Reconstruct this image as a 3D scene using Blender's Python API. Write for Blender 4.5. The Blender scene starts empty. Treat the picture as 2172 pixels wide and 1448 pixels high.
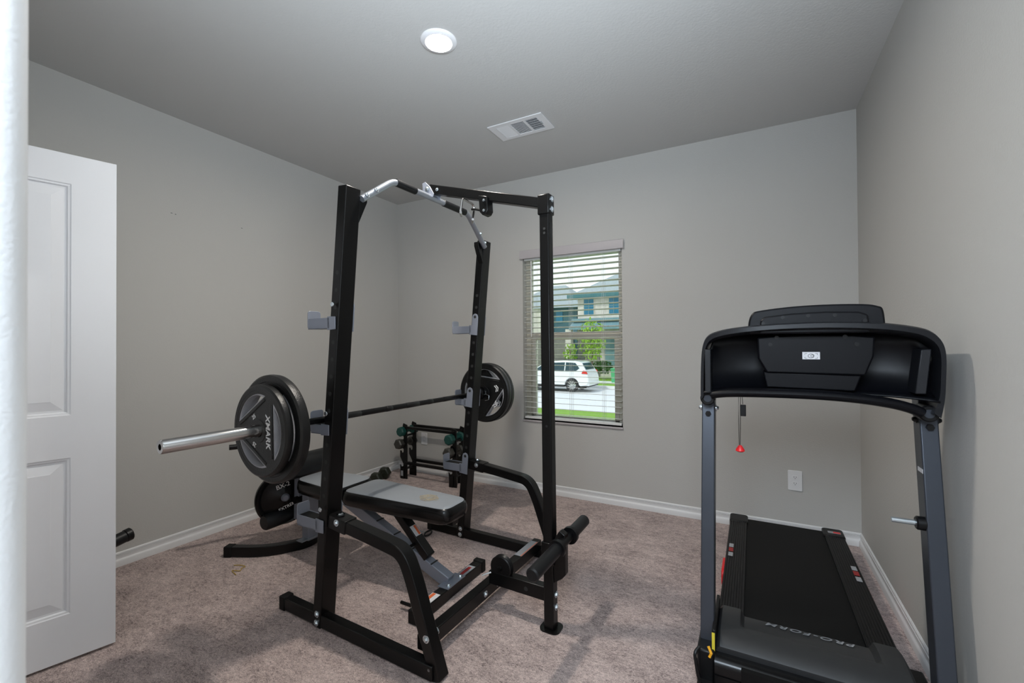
import bpy, bmesh, math, random
from mathutils import Vector, Matrix, Euler
random.seed(7)
PI = math.pi
SC = bpy.context.scene
COL = SC.collection

# ------------------------------------------------------------------ camera
W_ROOM, D_ROOM, H_ROOM = 3.827, 3.368, 2.74
def cam_basis(yaw, pitch, roll):
    f = Vector((-math.sin(yaw)*math.cos(pitch), math.cos(yaw)*math.cos(pitch), math.sin(pitch)))
    r = Vector((math.cos(yaw), math.sin(yaw), 0)); u = r.cross(f)
    c, s = math.cos(roll), math.sin(roll)
    return c*r + s*u, c*u - s*r, f
cam_d = bpy.data.cameras.new('camera'); cam = bpy.data.objects.new('camera', cam_d); COL.objects.link(cam)
r_, u_, f_ = cam_basis(0.499193645, 0.00917542, -0.00598089)
m = Matrix((r_, u_, -f_)).transposed().to_4x4(); m.translation = Vector((3.2403, -3.4661, 1.2641))
cam.matrix_world = m
cam_d.sensor_fit = 'HORIZONTAL'; cam_d.sensor_width = 36.0; cam_d.lens = 36.0*935.6727/2172.0
cam_d.clip_start = 0.02; cam_d.clip_end = 300
cam_d.dof.use_dof = True; cam_d.dof.focus_distance = 2.6; cam_d.dof.aperture_fstop = 8.0
SC.camera = cam

# ------------------------------------------------------------------ world, sun, exposure
SC.view_settings.view_transform = 'Standard'; SC.view_settings.look = 'None'
SC.view_settings.gamma = 1.0; SC.view_settings.use_curve_mapping = False
SC.view_settings.exposure = 0.12
world = bpy.data.worlds.new('sky'); SC.world = world; world.use_nodes = True
wn = world.node_tree.nodes; wl = world.node_tree.links; wn.clear()
wo = wn.new('ShaderNodeOutputWorld'); wb = wn.new('ShaderNodeBackground')
wtc = wn.new('ShaderNodeTexCoord'); wsep = wn.new('ShaderNodeSeparateXYZ'); wr = wn.new('ShaderNodeValToRGB')
wl.new(wtc.outputs['Generated'], wsep.inputs[0]); wl.new(wsep.outputs['Z'], wr.inputs[0])
wr.color_ramp.elements[0].position = 0.0; wr.color_ramp.elements[0].color = (0.95, 0.96, 0.98, 1)
wr.color_ramp.elements[1].position = 1.0; wr.color_ramp.elements[1].color = (0.62, 0.74, 0.95, 1)
wl.new(wr.outputs[0], wb.inputs[0]); wb.inputs[1].default_value = 1.3
wl.new(wb.outputs[0], wo.inputs[0])
def light(name, kind, loc, rot, energy, color, **kw):
    d = bpy.data.lights.new(name, kind); d.energy = energy; d.color = color
    for k, v in kw.items(): setattr(d, k, v)
    o = bpy.data.objects.new(name, d); o.location = loc; o.rotation_euler = rot; COL.objects.link(o); return o
light('sun', 'SUN', (0, -10, 30), (math.radians(42), 0, math.radians(-25)), 1.7, (1.0, 0.96, 0.9), angle=0.02)
# unseen area lamp added in the hallway as fill, and the photographer's flash bounced off the ceiling
light('hall_fill', 'AREA', (3.05, -4.05, 2.2), (math.radians(64), 0, math.radians(-6)), 60.0, (0.75, 0.87, 1.0), shape='RECTANGLE', size=1.0, size_y=0.9)
def spot(name, a, b, energy, color, size): return light(name, 'SPOT', a, (Vector(b)-Vector(a)).to_track_quat('-Z', 'Y').to_euler(), energy, color, spot_size=math.radians(size), spot_blend=1.0, shadow_soft_size=0.40)
spot('bounce_flash', (3.20, -3.25, 1.70), (2.80, -2.60, 2.74), 190.0, (0.76, 0.88, 1.0), 125)
spot('bounce_flash', (3.20, -3.25, 1.70), (1.60, -2.20, 2.74), 84.0, (0.84, 0.92, 1.0), 115)

# ------------------------------------------------------------------ materials
def mat(name, col, rough=0.5, metal=0.0, spec=0.5, bump=None, var=None, coat=0.0, sheen=0.0):
    m = bpy.data.materials.new(name); m.use_nodes = True
    nt = m.node_tree; b = nt.nodes['Principled BSDF']
    b.inputs['Base Color'].default_value = (*col, 1); b.inputs['Roughness'].default_value = rough
    b.inputs['Metallic'].default_value = metal; b.inputs['Specular IOR Level'].default_value = spec
    b.inputs['Coat Weight'].default_value = coat; b.inputs['Sheen Weight'].default_value = sheen
    tc = nt.nodes.new('ShaderNodeTexCoord')
    if var:
        sc, amt = var
        n = nt.nodes.new('ShaderNodeTexNoise'); n.inputs['Scale'].default_value = sc; n.inputs['Detail'].default_value = 6
        nt.links.new(tc.outputs['Object'], n.inputs['Vector'])
        mx = nt.nodes.new('ShaderNodeMix'); mx.data_type = 'RGBA'
        mx.inputs['A'].default_value = (*[c*(1-amt) for c in col], 1); mx.inputs['B'].default_value = (*[min(1, c*(1+amt)) for c in col], 1)
        nt.links.new(n.outputs['Fac'], mx.inputs['Factor']); nt.links.new(mx.outputs['Result'], b.inputs['Base Color'])
    if bump:
        sc, st, dist = bump
        n = nt.nodes.new('ShaderNodeTexNoise'); n.inputs['Scale'].default_value = sc; n.inputs['Detail'].default_value = 4
        nt.links.new(tc.outputs['Object'], n.inputs['Vector'])
        bp = nt.nodes.new('ShaderNodeBump'); bp.inputs['Strength'].default_value = st; bp.inputs['Distance'].default_value = dist
        nt.links.new(n.outputs['Fac'], bp.inputs['Height']); nt.links.new(bp.outputs[0], b.inputs['Normal'])
    return m
M = {}
M['wall'] = mat('wall_paint', (0.51, 0.50, 0.475), 0.75, spec=0.25, bump=(110, 0.22, 0.004))
M['ceiling'] = mat('ceiling_paint', (0.54, 0.535, 0.52), 0.85, spec=0.2, bump=(90, 0.25, 0.004))
M['white_wall'] = mat('white_wall_paint', (0.80, 0.80, 0.80), 0.7, spec=0.3, bump=(330, 0.16, 0.003))
M['trim'] = mat('white_trim_paint', (0.72, 0.72, 0.72), 0.4)
M['door'] = mat('white_door_paint', (0.72, 0.73, 0.75), 0.38)
M['black'] = mat('black_powder_coat', (0.0035, 0.0035, 0.0036), 0.30, spec=0.30, bump=(900, 0.05, 0.001))
M['black_plastic'] = mat('black_plastic', (0.0035, 0.0035, 0.004), 0.40, spec=0.32)
M['gloss_black'] = mat('glossy_black_vinyl', (0.003, 0.003, 0.0033), 0.24, spec=0.35)
M['rubber'] = mat('black_rubber', (0.005, 0.005, 0.005), 0.6, spec=0.25, bump=(300, 0.1, 0.001))
M['foam'] = mat('black_foam', (0.006, 0.0065, 0.0075), 0.45, spec=0.35)
M['iron'] = mat('hammered_black_iron', (0.007, 0.007, 0.007), 0.36, spec=0.42, bump=(220, 0.30, 0.003))
M['silver'] = mat('silver_powder_coat', (0.25, 0.27, 0.32), 0.36, metal=0.25)
M['chrome'] = mat('chrome', (0.50, 0.49, 0.48), 0.17, metal=1.0)
M['satin'] = mat('satin_silver_tube', (0.40, 0.43, 0.48), 0.3, metal=0.75)
M['zinc'] = mat('zinc_bolt', (0.62, 0.68, 0.72), 0.25, metal=0.9)
M['vinyl'] = mat('grey_vinyl', (0.27, 0.29, 0.315), 0.40, bump=(500, 0.12, 0.001))
M['gold'] = mat('tan_print', (0.42, 0.36, 0.26), 0.5)
M['mark'] = mat('white_emblem', (0.72, 0.72, 0.72), 0.5)
M['label_white'] = mat('white_label', (0.72, 0.72, 0.74), 0.5)
M['label_orange'] = mat('orange_label', (0.75, 0.16, 0.05), 0.5)
M['label_yellow'] = mat('yellow_label', (0.75, 0.62, 0.05), 0.5)
M['label_grey'] = mat('grey_decal', (0.33, 0.34, 0.36), 0.5)
M['red'] = mat('red_plastic', (0.75, 0.015, 0.02), 0.35)
M['dark_red'] = mat('dark_red_decal', (0.30, 0.02, 0.02), 0.45)
M['teal'] = mat('teal_neoprene', (0.003, 0.055, 0.046), 0.5)
M['grey_iron'] = mat('grey_hex_iron', (0.055, 0.053, 0.047), 0.32, metal=0.3)
M['olive_iron'] = mat('dark_green_iron', (0.016, 0.020, 0.012), 0.38)
M['tread_grey'] = mat('graphite_metallic_paint', (0.060, 0.068, 0.084), 0.36, metal=0.55)
M['console'] = mat('black_console_plastic', (0.0035, 0.0038, 0.0055), 0.40, spec=0.20, bump=(700, 0.06, 0.001))
M['console_lip'] = mat('charcoal_console_plastic', (0.012, 0.013, 0.016), 0.42, spec=0.35)
M['hood'] = mat('charcoal_hood_plastic', (0.022, 0.023, 0.024), 0.45, spec=0.4, bump=(900, 0.12, 0.001))
M['belt'] = mat('running_belt', (0.0035, 0.0035, 0.0035), 0.6, spec=0.2, bump=(600, 0.2, 0.001))
M['white_plastic'] = mat('white_plastic', (0.78, 0.78, 0.79), 0.35)
M['slot'] = mat('dark_slot', (0.02, 0.02, 0.02), 0.6)
M['vent_dark'] = mat('vent_interior', (0.06, 0.08, 0.10), 0.6)
M['blind'] = mat('white_blind_slat', (0.74, 0.75, 0.73), 0.4)
M['valance'] = mat('shaded_valance', (0.46, 0.43, 0.44), 0.45)  # shade on the valance and sill is put into this grey-lilac colour
M['hammertone'] = mat('silver_hammertone', (0.42, 0.42, 0.45), 0.35, metal=0.2, bump=(420, 0.9, 0.004))
M['vinyl_frame'] = mat('almond_window_vinyl', (0.56, 0.53, 0.45), 0.4)
M['yellow_thread'] = mat('yellow_thread', (0.45, 0.30, 0.06), 0.7)
M['orange_plug'] = mat('orange_cable_sleeve', (0.85, 0.42, 0.02), 0.4)
M['brick'] = mat('pale_brick', (0.62, 0.58, 0.53), 0.8, var=(3.0, 0.3))
M['siding'] = mat('teal_grey_siding', (0.16, 0.27, 0.30), 0.6, var=(2.0, 0.15))
M['house_dark'] = mat('dark_blue_siding', (0.05, 0.13, 0.16), 0.6)
M['roof'] = mat('grey_roof_shingle', (0.34, 0.38, 0.39), 0.8, var=(6, 0.2))
M['eave'] = mat('teal_eave', (0.05, 0.16, 0.18), 0.6)
M['blue_glass'] = mat('blue_window_glass', (0.01, 0.16, 0.27), 0.12)
M['stone'] = mat('grey_brown_stone', (0.20, 0.19, 0.18), 0.8, var=(4, 0.35))
M['grass'] = mat('bright_grass', (0.20, 0.36, 0.03), 0.9, var=(5, 0.25))
M['road'] = mat('pale_concrete_road', (0.72, 0.71, 0.70), 0.85, var=(1.5, 0.05))
M['leaf'] = mat('yellow_green_leaf', (0.26, 0.44, 0.03), 0.6, var=(30, 0.3))
M['dark_leaf'] = mat('dark_green_leaf', (0.05, 0.13, 0.02), 0.6)
M['bark'] = mat('bark', (0.14, 0.10, 0.07), 0.9)
M['car_white'] = mat('white_car_paint', (0.80, 0.81, 0.82), 0.25, coat=0.5)
M['car_glass'] = mat('dark_car_glass', (0.02, 0.05, 0.06), 0.08)
M['tyre'] = mat('tyre_rubber', (0.02, 0.02, 0.02), 0.7)
M['alloy'] = mat('alloy_wheel', (0.6, 0.6, 0.6), 0.3, metal=0.7)
M['tail'] = mat('red_tail_light', (0.65, 0.03, 0.03), 0.2)
M['bin'] = mat('green_bin_plastic', (0.10, 0.42, 0.20), 0.5)

def emission(name, col, s):
    m = bpy.data.materials.new(name); m.use_nodes = True; nt = m.node_tree; nt.nodes.clear()
    o = nt.nodes.new('ShaderNodeOutputMaterial'); e = nt.nodes.new('ShaderNodeEmission')
    e.inputs[0].default_value = (*col, 1); e.inputs[1].default_value = s; nt.links.new(e.outputs[0], o.inputs[0]); return m
M['lamp'] = emission('lamp_lens', (1.0, 0.93, 0.84), 840.0)
M['hall_fill_lamp'] = emission('hall_fill_lens', (1.0, 0.95, 0.88), 300.0)  # glow of the added hallway fixture, out of view
def glass():
    m = bpy.data.materials.new('window_glass'); m.use_nodes = True; nt = m.node_tree; nt.nodes.clear()
    o = nt.nodes.new('ShaderNodeOutputMaterial'); t = nt.nodes.new('ShaderNodeBsdfTransparent'); g = nt.nodes.new('ShaderNodeBsdfGlossy')
    g.inputs['Roughness'].default_value = 0.02; t.inputs[0].default_value = (0.93, 0.97, 0.95, 1)
    mx = nt.nodes.new('ShaderNodeMixShader'); fr = nt.nodes.new('ShaderNodeFresnel'); fr.inputs[0].default_value = 1.4
    nt.links.new(fr.outputs[0], mx.inputs[0]); nt.links.new(t.outputs[0], mx.inputs[1]); nt.links.new(g.outputs[0], mx.inputs[2])
    nt.links.new(mx.outputs[0], o.inputs[0]); return m
M['glass'] = glass()
def carpet():
    m = bpy.data.materials.new('mauve_carpet'); m.use_nodes = True; nt = m.node_tree; L = nt.links; b = nt.nodes['Principled BSDF']
    b.inputs['Roughness'].default_value = 0.95; b.inputs['Specular IOR Level'].default_value = 0.1; b.inputs['Sheen Weight'].default_value = 0.15
    tc = nt.nodes.new('ShaderNodeTexCoord')
    def noise(scale, detail, rough=0.6, stretch=None, dist=0.0):
        n = nt.nodes.new('ShaderNodeTexNoise'); n.inputs['Scale'].default_value = scale; n.inputs['Detail'].default_value = detail
        n.inputs['Roughness'].default_value = rough; n.inputs['Distortion'].default_value = dist
        if stretch:
            mp = nt.nodes.new('ShaderNodeMapping'); mp.inputs['Scale'].default_value = stretch
            L.new(tc.outputs['Object'], mp.inputs[0]); L.new(mp.outputs[0], n.inputs['Vector'])
        else: L.new(tc.outputs['Object'], n.inputs['Vector'])
        return n
    big = noise(3.6, 5, 0.62, (1, 1.5, 1)); mid = noise(24, 4, 0.7, (0.75, 1.35, 1), 0.8); fine = noise(105, 4, 0.75, (0.8, 1.3, 1), 1.2); pile = noise(330, 2, 0.6)
    def madd(n, k, prev=None, off=0.0):
        a = nt.nodes.new('ShaderNodeMath'); a.operation = 'MULTIPLY_ADD'; a.inputs[1].default_value = k; a.inputs[2].default_value = off
        L.new(n.outputs['Fac'], a.inputs[0])
        if prev: L.new(prev.outputs[0], a.inputs[2])
        return a
    h = madd(pile, 0.7, madd(fine, 1.15, madd(mid, 0.50, madd(big, 0.42, None, -0.885))))     # mean 0.5
    rp = nt.nodes.new('ShaderNodeValToRGB'); L.new(h.outputs[0], rp.inputs[0])
    e = rp.color_ramp.elements; e[0].position = 0.22; e[0].color = (0.10, 0.070, 0.066, 1); e[1].position = 0.74; e[1].color = (0.80, 0.655, 0.61, 1)
    c = rp.color_ramp.elements.new(0.50); c.color = (0.50, 0.39, 0.36, 1)
    L.new(rp.outputs[0], b.inputs['Base Color'])
    bp = nt.nodes.new('ShaderNodeBump'); bp.inputs['Strength'].default_value = 0.6; bp.inputs['Distance'].default_value = 0.012
    L.new(h.outputs[0], bp.inputs['Height']); L.new(bp.outputs[0], b.inputs['Normal'])
    return m
M['carpet'] = carpet()

# ------------------------------------------------------------------ mesh helpers
class MB:
    def __init__(s): s.v = []; s.f = []
    def add(s, vs, fs):
        o = len(s.v); s.v += [tuple(v) for v in vs]; s.f += [[i+o for i in f] for f in fs]; return s
    def box(s, a, b):
        (x0, y0, z0), (x1, y1, z1) = a, b
        return s.add([(x0,y0,z0),(x1,y0,z0),(x1,y1,z0),(x0,y1,z0),(x0,y0,z1),(x1,y0,z1),(x1,y1,z1),(x0,y1,z1)],
                     [(3,2,1,0),(4,5,6,7),(0,1,5,4),(1,2,6,5),(2,3,7,6),(3,0,4,7)])
    def cbox(s, c, d, rot=None):
        vs = [Vector((sx*d[0]/2, sy*d[1]/2, sz*d[2]/2)) for sz in (-1,1) for sx, sy in ((-1,-1),(1,-1),(1,1),(-1,1))]
        if rot: vs = [rot @ v for v in vs]
        return s.add([v+Vector(c) for v in vs], [(3,2,1,0),(4,5,6,7),(0,1,5,4),(1,2,6,5),(2,3,7,6),(3,0,4,7)])
    def prism(s, poly, fn):
        """poly: 2D outline; fn(u, v, k) -> 3D for k = 0 / 1"""
        n = len(poly); vs = [fn(u, v, 0) for u, v in poly] + [fn(u, v, 1) for u, v in poly]
        return s.add(vs, [list(range(n))[::-1], list(range(n, 2*n))] + [(i, (i+1) % n, n+(i+1) % n, n+i) for i in range(n)])
    def sweep(s, path, prof, up=(0,0,1), closed=False, cap=True):
        P = [Vector(p) for p in path]; n = len(P); k = len(prof); up = Vector(up); rings = []
        for i, p in enumerate(P):
            a = P[i-1] if (i > 0 or closed) else None; b = P[(i+1) % n] if (i < n-1 or closed) else None
            t1 = (p-a).normalized() if a is not None else None; t2 = (b-p).normalized() if b is not None else None
            t = (t1+t2).normalized() if (t1 and t2) else (t1 or t2)
            n1 = up - t*up.dot(t)
            if n1.length < 1e-4: n1 = Vector((1,0,0)) - t*t.x
            n1.normalize(); n2 = n1.cross(t)
            rings.append([p + n2*u + n1*v for u, v in prof])
        vs = [v for r in rings for v in r]; fs = []
        for i in range(n if closed else n-1):
            j = (i+1) % n
            for q in range(k): fs.append((i*k+q, i*k+(q+1) % k, j*k+(q+1) % k, j*k+q))
        if cap and not closed: fs += [list(range(k))[::-1], list(range((n-1)*k, n*k))]
        return s.add(vs, fs)
    def tube(s, path, r, seg=14, **kw):
        return s.sweep(path, [(r*math.cos(2*PI*i/seg), r*math.sin(2*PI*i/seg)) for i in range(seg)], **kw)
    def bar(s, path, w, h, **kw):
        return s.sweep(path, [(-w/2,-h/2),(w/2,-h/2),(w/2,h/2),(-w/2,h/2)], **kw)
    def lathe(s, prof, o, ax, seg=32):
        """prof: (radius, distance along ax) list"""
        ax = Vector(ax).normalized(); o = Vector(o); t = Vector((0,0,1)) if abs(ax.z) < 0.9 else Vector((1,0,0))
        a = ax.cross(t).normalized(); b = ax.cross(a); vs = []; fs = []; k = len(prof)
        for i in range(seg):
            c, d = math.cos(2*PI*i/seg), math.sin(2*PI*i/seg)
            vs += [o + ax*z + (a*c + b*d)*r for r, z in prof]
        for i in range(seg):
            j = (i+1) % seg
            for q in range(k-1): fs.append((i*k+q, i*k+q+1, j*k+q+1, j*k+q))
        return s.add(vs, fs)
    def cyl(s, o, ax, r, h, seg=24, ch=0.0):
        if ch: return s.lathe([(0,0),(r-ch,0),(r,ch),(r,h-ch),(r-ch,h),(0,h)], o, ax, seg)
        return s.lathe([(0,0),(r,0),(r,h),(0,h)], o, ax, seg)
    def build(s, name, mt, parent=None, bevel=0.0, seg=2, smooth=True, angle=35):
        me = bpy.data.meshes.new(name); bm = bmesh.new()
        vs = [bm.verts.new(v) for v in s.v]
        for f in s.f:
            try: bm.faces.new([vs[i] for i in f])
            except ValueError: pass
        bmesh.ops.remove_doubles(bm, verts=bm.verts, dist=1e-6)
        bmesh.ops.recalc_face_normals(bm, faces=bm.faces); bm.to_mesh(me); bm.free()
        me.materials.append(M[mt] if isinstance(mt, str) else mt)
        if smooth:
            me.polygons.foreach_set('use_smooth', [True]*len(me.polygons)); me.set_sharp_from_angle(angle=math.radians(angle))
        o = bpy.data.objects.new(name, me); COL.objects.link(o)
        if parent: o.parent = parent
        if bevel:
            b = o.modifiers.new('bevel', 'BEVEL'); b.width = bevel; b.segments = seg; b.limit_method = 'ANGLE'; b.angle_limit = math.radians(40)
            b.harden_normals = False
        return o
def B(): return MB()
def fillet(pts, r, n=6):
    P = [Vector(p) for p in pts]; out = [P[0]]
    for i in range(1, len(P)-1):
        a, p, b = P[i-1], P[i], P[i+1]; u = (a-p).normalized(); v = (b-p).normalized()
        d = min(r, (a-p).length*0.49, (b-p).length*0.49); s, e = p+u*d, p+v*d
        for k in range(n+1):
            t = k/n; out.append(s*(1-t)**2 + p*2*t*(1-t) + e*t*t)
    out.append(P[-1]); return out
def rrect(x0, y0, x1, y1, r, n=4):
    out = []
    for cx, cy, a in ((x1-r, y1-r, 0), (x0+r, y1-r, 90), (x0+r, y0+r, 180), (x1-r, y0+r, 270)):
        for k in range(n+1):
            t = math.radians(a+90*k/n); out.append((cx+r*math.cos(t), cy+r*math.sin(t)))
    return out
def thing(name, label, cat, loc=(0,0,0), rz=0, group=None):
    o = bpy.data.objects.new(name, None); COL.objects.link(o); o.location = loc; o.rotation_euler = (0, 0, rz)
    o.empty_display_size = 0.1; return tag(o, label, cat, group)
def tag(o, label, cat, group=None):
    o['label'] = label; o['category'] = cat
    if group: o['group'] = group
    return o
def struct(o): o['kind'] = 'structure'; return o
def dup(root, loc=None, rot=None, label=None):
    def rec(o, par):
        c = o.copy(); COL.objects.link(c); c.parent = par
        for ch in list(o.children): rec(ch, c)
        return c
    c = rec(root, None)
    if loc is not None: c.location = loc
    if rot is not None: c.rotation_euler = rot
    if label: c['label'] = label
    return c
def curve_mesh(splines, extrude, bevel, name, mt, parent, matrix):
    """filled 2D outlines (inner ones become holes), extruded, as a mesh"""
    cu = bpy.data.curves.new(name, 'CURVE'); cu.dimensions = '2D'; cu.fill_mode = 'BOTH'; cu.extrude = extrude; cu.bevel_depth = bevel; cu.bevel_resolution = 2
    for pts in splines:
        sp = cu.splines.new('POLY'); sp.points.add(len(pts)-1); sp.use_cyclic_u = True
        for p, (x, y) in zip(sp.points, pts): p.co = (x, y, 0, 1)
    return conv(cu, name, mt, parent, matrix)
def conv(cu, name, mt, parent, matrix):
    t = bpy.data.objects.new('tmp', cu); COL.objects.link(t); dg = bpy.context.evaluated_depsgraph_get()
    me = bpy.data.meshes.new_from_object(t.evaluated_get(dg)); bpy.data.objects.remove(t); bpy.data.curves.remove(cu)
    me.transform(matrix); me.materials.clear(); me.materials.append(M[mt]); me.name = name
    me.polygons.foreach_set('use_smooth', [True]*len(me.polygons)); me.set_sharp_from_angle(angle=math.radians(35))
    o = bpy.data.objects.new(name, me); COL.objects.link(o)
    if parent: o.parent = parent
    return o
def text(body, size, name, mt, parent, matrix, extrude=0.0008, spacing=1.0, shear=0.0):
    cu = bpy.data.curves.new(name, 'FONT'); cu.body = body; cu.size = size; cu.extrude = extrude; cu.align_x = 'CENTER'; cu.align_y = 'CENTER'
    cu.space_character = spacing; cu.shear = shear; cu.offset = size*0.012
    return conv(cu, name, mt, parent, matrix)
def axes(o, ex, ey, ez):
    m = Matrix((Vector(ex), Vector(ey), Vector(ez))).transposed().to_4x4(); m.translation = Vector(o); return m
def bolt(parent, p, ax, r=0.011, h=0.010, mt='zinc'):
    return B().lathe([(0,h),(r*0.55,h),(r*0.95,h*0.55),(r,h*0.25),(r,0)], p, ax, 6).lathe([(0,0.003),(r*1.35,0.003),(r*1.35,0)], p, ax, 16).build('bolt', mt, parent)

# ------------------------------------------------------------------ room shell
WT = 0.14
WX0, WX1, WZ0, WZ1 = 1.462, 2.340, 0.615, 2.060
struct(B().box((-0.3, -5.2, -0.06), (4.1, 0.0, 0.0)).build('floor', 'carpet', smooth=False))
struct(B().box((-0.3, -5.2, H_ROOM), (4.1, 0.2, H_ROOM+0.1)).build('ceiling', 'ceiling', smooth=False))
struct(B().box((-0.14, -5.2, 0), (0, WT, H_ROOM)).build('wall_left', 'wall', smooth=False))
struct(B().box((W_ROOM, -5.2, 0), (W_ROOM+0.14, WT, H_ROOM)).build('wall_right', 'wall', smooth=False))
struct(B().box((0, 0, 0), (WX0, WT, H_ROOM)).box((WX1, 0, 0), (W_ROOM, WT, H_ROOM)).box((WX0, 0, 0), (WX1, WT, WZ0)).box((WX0, 0, WZ1), (WX1, WT, H_ROOM)).build('wall_back', 'wall', smooth=False))
YF = -D_ROOM
wf = B().box((0, YF-0.12, 0), (0.65, YF, H_ROOM)).box((0.65, YF-0.12, 2.07), (1.42, YF, H_ROOM)).box((2.85, YF-0.12, 2.2), (W_ROOM, YF, H_ROOM))
struct(wf.build('wall_front', 'wall', smooth=False))
# pier with rounded drywall corners beside the opening the camera looks through
pr = rrect(1.42, YF-0.12, 2.85, YF, 0.014, 6)
struct(B().prism(pr, lambda u, v, k: (u, v, k*H_ROOM)).build('wall_front_pier', 'white_wall'))
struct(B().box((-0.3, -5.2, 0), (4.1, -5.1, H_ROOM)).build('wall_hall', 'white_wall', smooth=False))
# baseboards with a stepped profile
BP = [(0,0),(0.017,0),(0.017,0.031),(0.0145,0.037),(0.0095,0.043),(0.0082,0.050),(0.0088,0.057),(0.0105,0.0625),(0.0105,0.0650),(0.0045,0.0655),(0.0045,0.0685),(0.0085,0.0690),(0.0075,0.076),(0.003,0.081),(0,0.081)]
def baseboard(name, fn): struct(B().prism(BP, fn).build(name, 'trim', smooth=True, angle=25))
baseboard('baseboard_left', lambda u, v, k: (u, YF + k*(D_ROOM-u), v))
baseboard('baseboard_right', lambda u, v, k: (W_ROOM-u, -5.1 + k*(5.1-u), v))
baseboard('baseboard_back', lambda u, v, k: (u + k*(W_ROOM-2*u), -u, v))
baseboard('baseboard_front', lambda u, v, k: (1.48 + k*1.35, YF+u, v))

# ------------------------------------------------------------------ window, blind
win = struct(B().box((WX0, 0.07, WZ0), (WX0+0.045, 0.13, WZ1)).box((WX1-0.045, 0.07, WZ0), (WX1, 0.13, WZ1)).box((WX0, 0.07, WZ1-0.045), (WX1, 0.13, WZ1)).box((WX0, 0.07, WZ0), (WX1, 0.13, WZ0+0.014)).build('window_1', 'vinyl_frame', bevel=0.003))
B().box((WX0+0.04, 0.075, 1.312), (WX1-0.04, 0.125, 1.378)).build('meeting_rail', 'vinyl_frame', win, bevel=0.004)
B().box((WX0+0.045, 0.078, 0.63), (WX0+0.085, 0.115, 1.32)).box((WX1-0.085, 0.078, 0.63), (WX1-0.045, 0.115, 1.32)).box((WX0+0.045, 0.078, 0.626), (WX1-0.045, 0.115, 0.652)).build('lower_sash', 'vinyl_frame', win, bevel=0.003)
B().box((WX0+0.04, 0.100, 1.37), (WX1-0.04, 0.104, WZ1-0.04)).build('upper_pane', 'glass', win, smooth=False)
B().box((WX0+0.08, 0.094, 0.648), (WX1-0.08, 0.098, 1.32)).build('lower_pane', 'glass', win, smooth=False)
B().box((WX0-0.004, -0.012, WZ0-0.016), (WX1+0.004, 0.075, WZ0)).build('sill', 'valance', win, bevel=0.004)
bl = thing('window_blind', 'white horizontal slat blind with open slats hanging in the window', 'blind', ((WX0+WX1)/2, 0.03, WZ1))
hw = (WX1-WX0)/2
vp = rrect(-0.058, -0.038, -0.040, 0.036, 0.006, 3)
B().prism(vp, lambda u, v, k: (-hw-0.018+k*(2*hw+0.036), u, v)).build('valance', 'valance', bl)
B().box((-hw+0.01, -0.025, -0.052), (hw-0.01, 0.025, -0.012)).build('headrail', 'blind', bl, bevel=0.002)
sl = B(); NS = 29; z0, z1 = -0.085, -1.385
for i in range(NS):
    z = z0 + (z1-z0)*i/(NS-1); a = math.radians(-6)
    prof = [(-0.025 + 0.05*k/6, 0.0016*math.sin(PI*k/6)) for k in range(7)]
    outl = prof + [(u, v-0.0024) for u, v in prof[::-1]]
    sl.prism([(u*math.cos(a)-v*math.sin(a), u*math.sin(a)+v*math.cos(a)) for u, v in outl], lambda u, v, k, z=z: (-hw+0.012+k*(2*hw-0.024), u, z+v))
sl.build('slats', 'blind', bl)
B().box((-hw+0.012, -0.026, -1.435), (hw-0.012, 0.026, -1.415)).build('bottom_rail', 'blind', bl, bevel=0.003)
for x in (-0.33, 0.0, 0.28):
    c = B()
    for y in (-0.027, 0.027):
        for dx in (-0.006, 0.006): c.tube([(x+dx, y, -0.04), (x+dx, y, -1.42)], 0.0009, 6)
    c.build('ladder_cord', 'blind', bl)
B().tube([(-hw+0.085, -0.034, -0.06), (-hw+0.085, -0.036, -0.72)], 0.0045, 8).build('tilt_wand', 'blind', bl)

# ------------------------------------------------------------------ panel door standing open
dlen = Vector((0.235, 0.972, 0)).normalized(); dn = Vector((dlen.y, -dlen.x, 0))
Pfar = Vector((0.845, -2.618, 0.0)); Phinge = Pfar - dlen*0.762
door = struct(bpy.data.objects.new('door_1', None)); COL.objects.link(door)
door.matrix_world = axes(Phinge, dlen, -dn, (0, 0, 1))   # x along leaf, -y faces the camera side
T = 0.035; DW = 0.762; Z0, Z1 = 0.012, 2.052
pan = [(0.137, DW-0.137, 0.195, 0.822), (0.137, DW-0.137, 0.993, 1.932)]
lf = B()
lf.box((0, 0, Z0), (0.137, T, Z1)); lf.box((DW-0.137, 0, Z0), (DW, T, Z1))
for a, b in ((Z0, 0.195), (0.822, 0.993), (1.932, Z1)): lf.box((0.137, 0, a), (DW-0.137, T, b))
lf.build('door_leaf', 'door', door, smooth=False)
for x0, x1, za, zb in pan:
    p = B(); steps = [(0.0, 0.0), (0.004, 0.003), (0.010, 0.004), (0.014, 0.010), (0.022, 0.010), (0.055, 0.003), (0.058, 0.002)]
    rings = []
    for side in (0, 1):
        vs = []; fs = []
        for ins, dep in steps:
            y = dep if side == 0 else T-dep
            vs += [(x0+ins, y, za+ins), (x1-ins, y, za+ins), (x1-ins, y, zb-ins), (x0+ins, y, zb-ins)]
        for k in range(len(steps)-1):
            for q in range(4): fs.append((k*4+q, k*4+(q+1) % 4, k*4+4+(q+1) % 4, k*4+4+q))
        n = 4*(len(steps)-1); fs.append((n, n+1, n+2, n+3)); p.add(vs, fs)
    p.build('door_panel', 'door', door, smooth=False)
B().cyl((DW-0.06, 0, 0.93), (0, 1, 0), 0.026, 0.008).build('latch_rosette', 'zinc', door) if False else None
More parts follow.
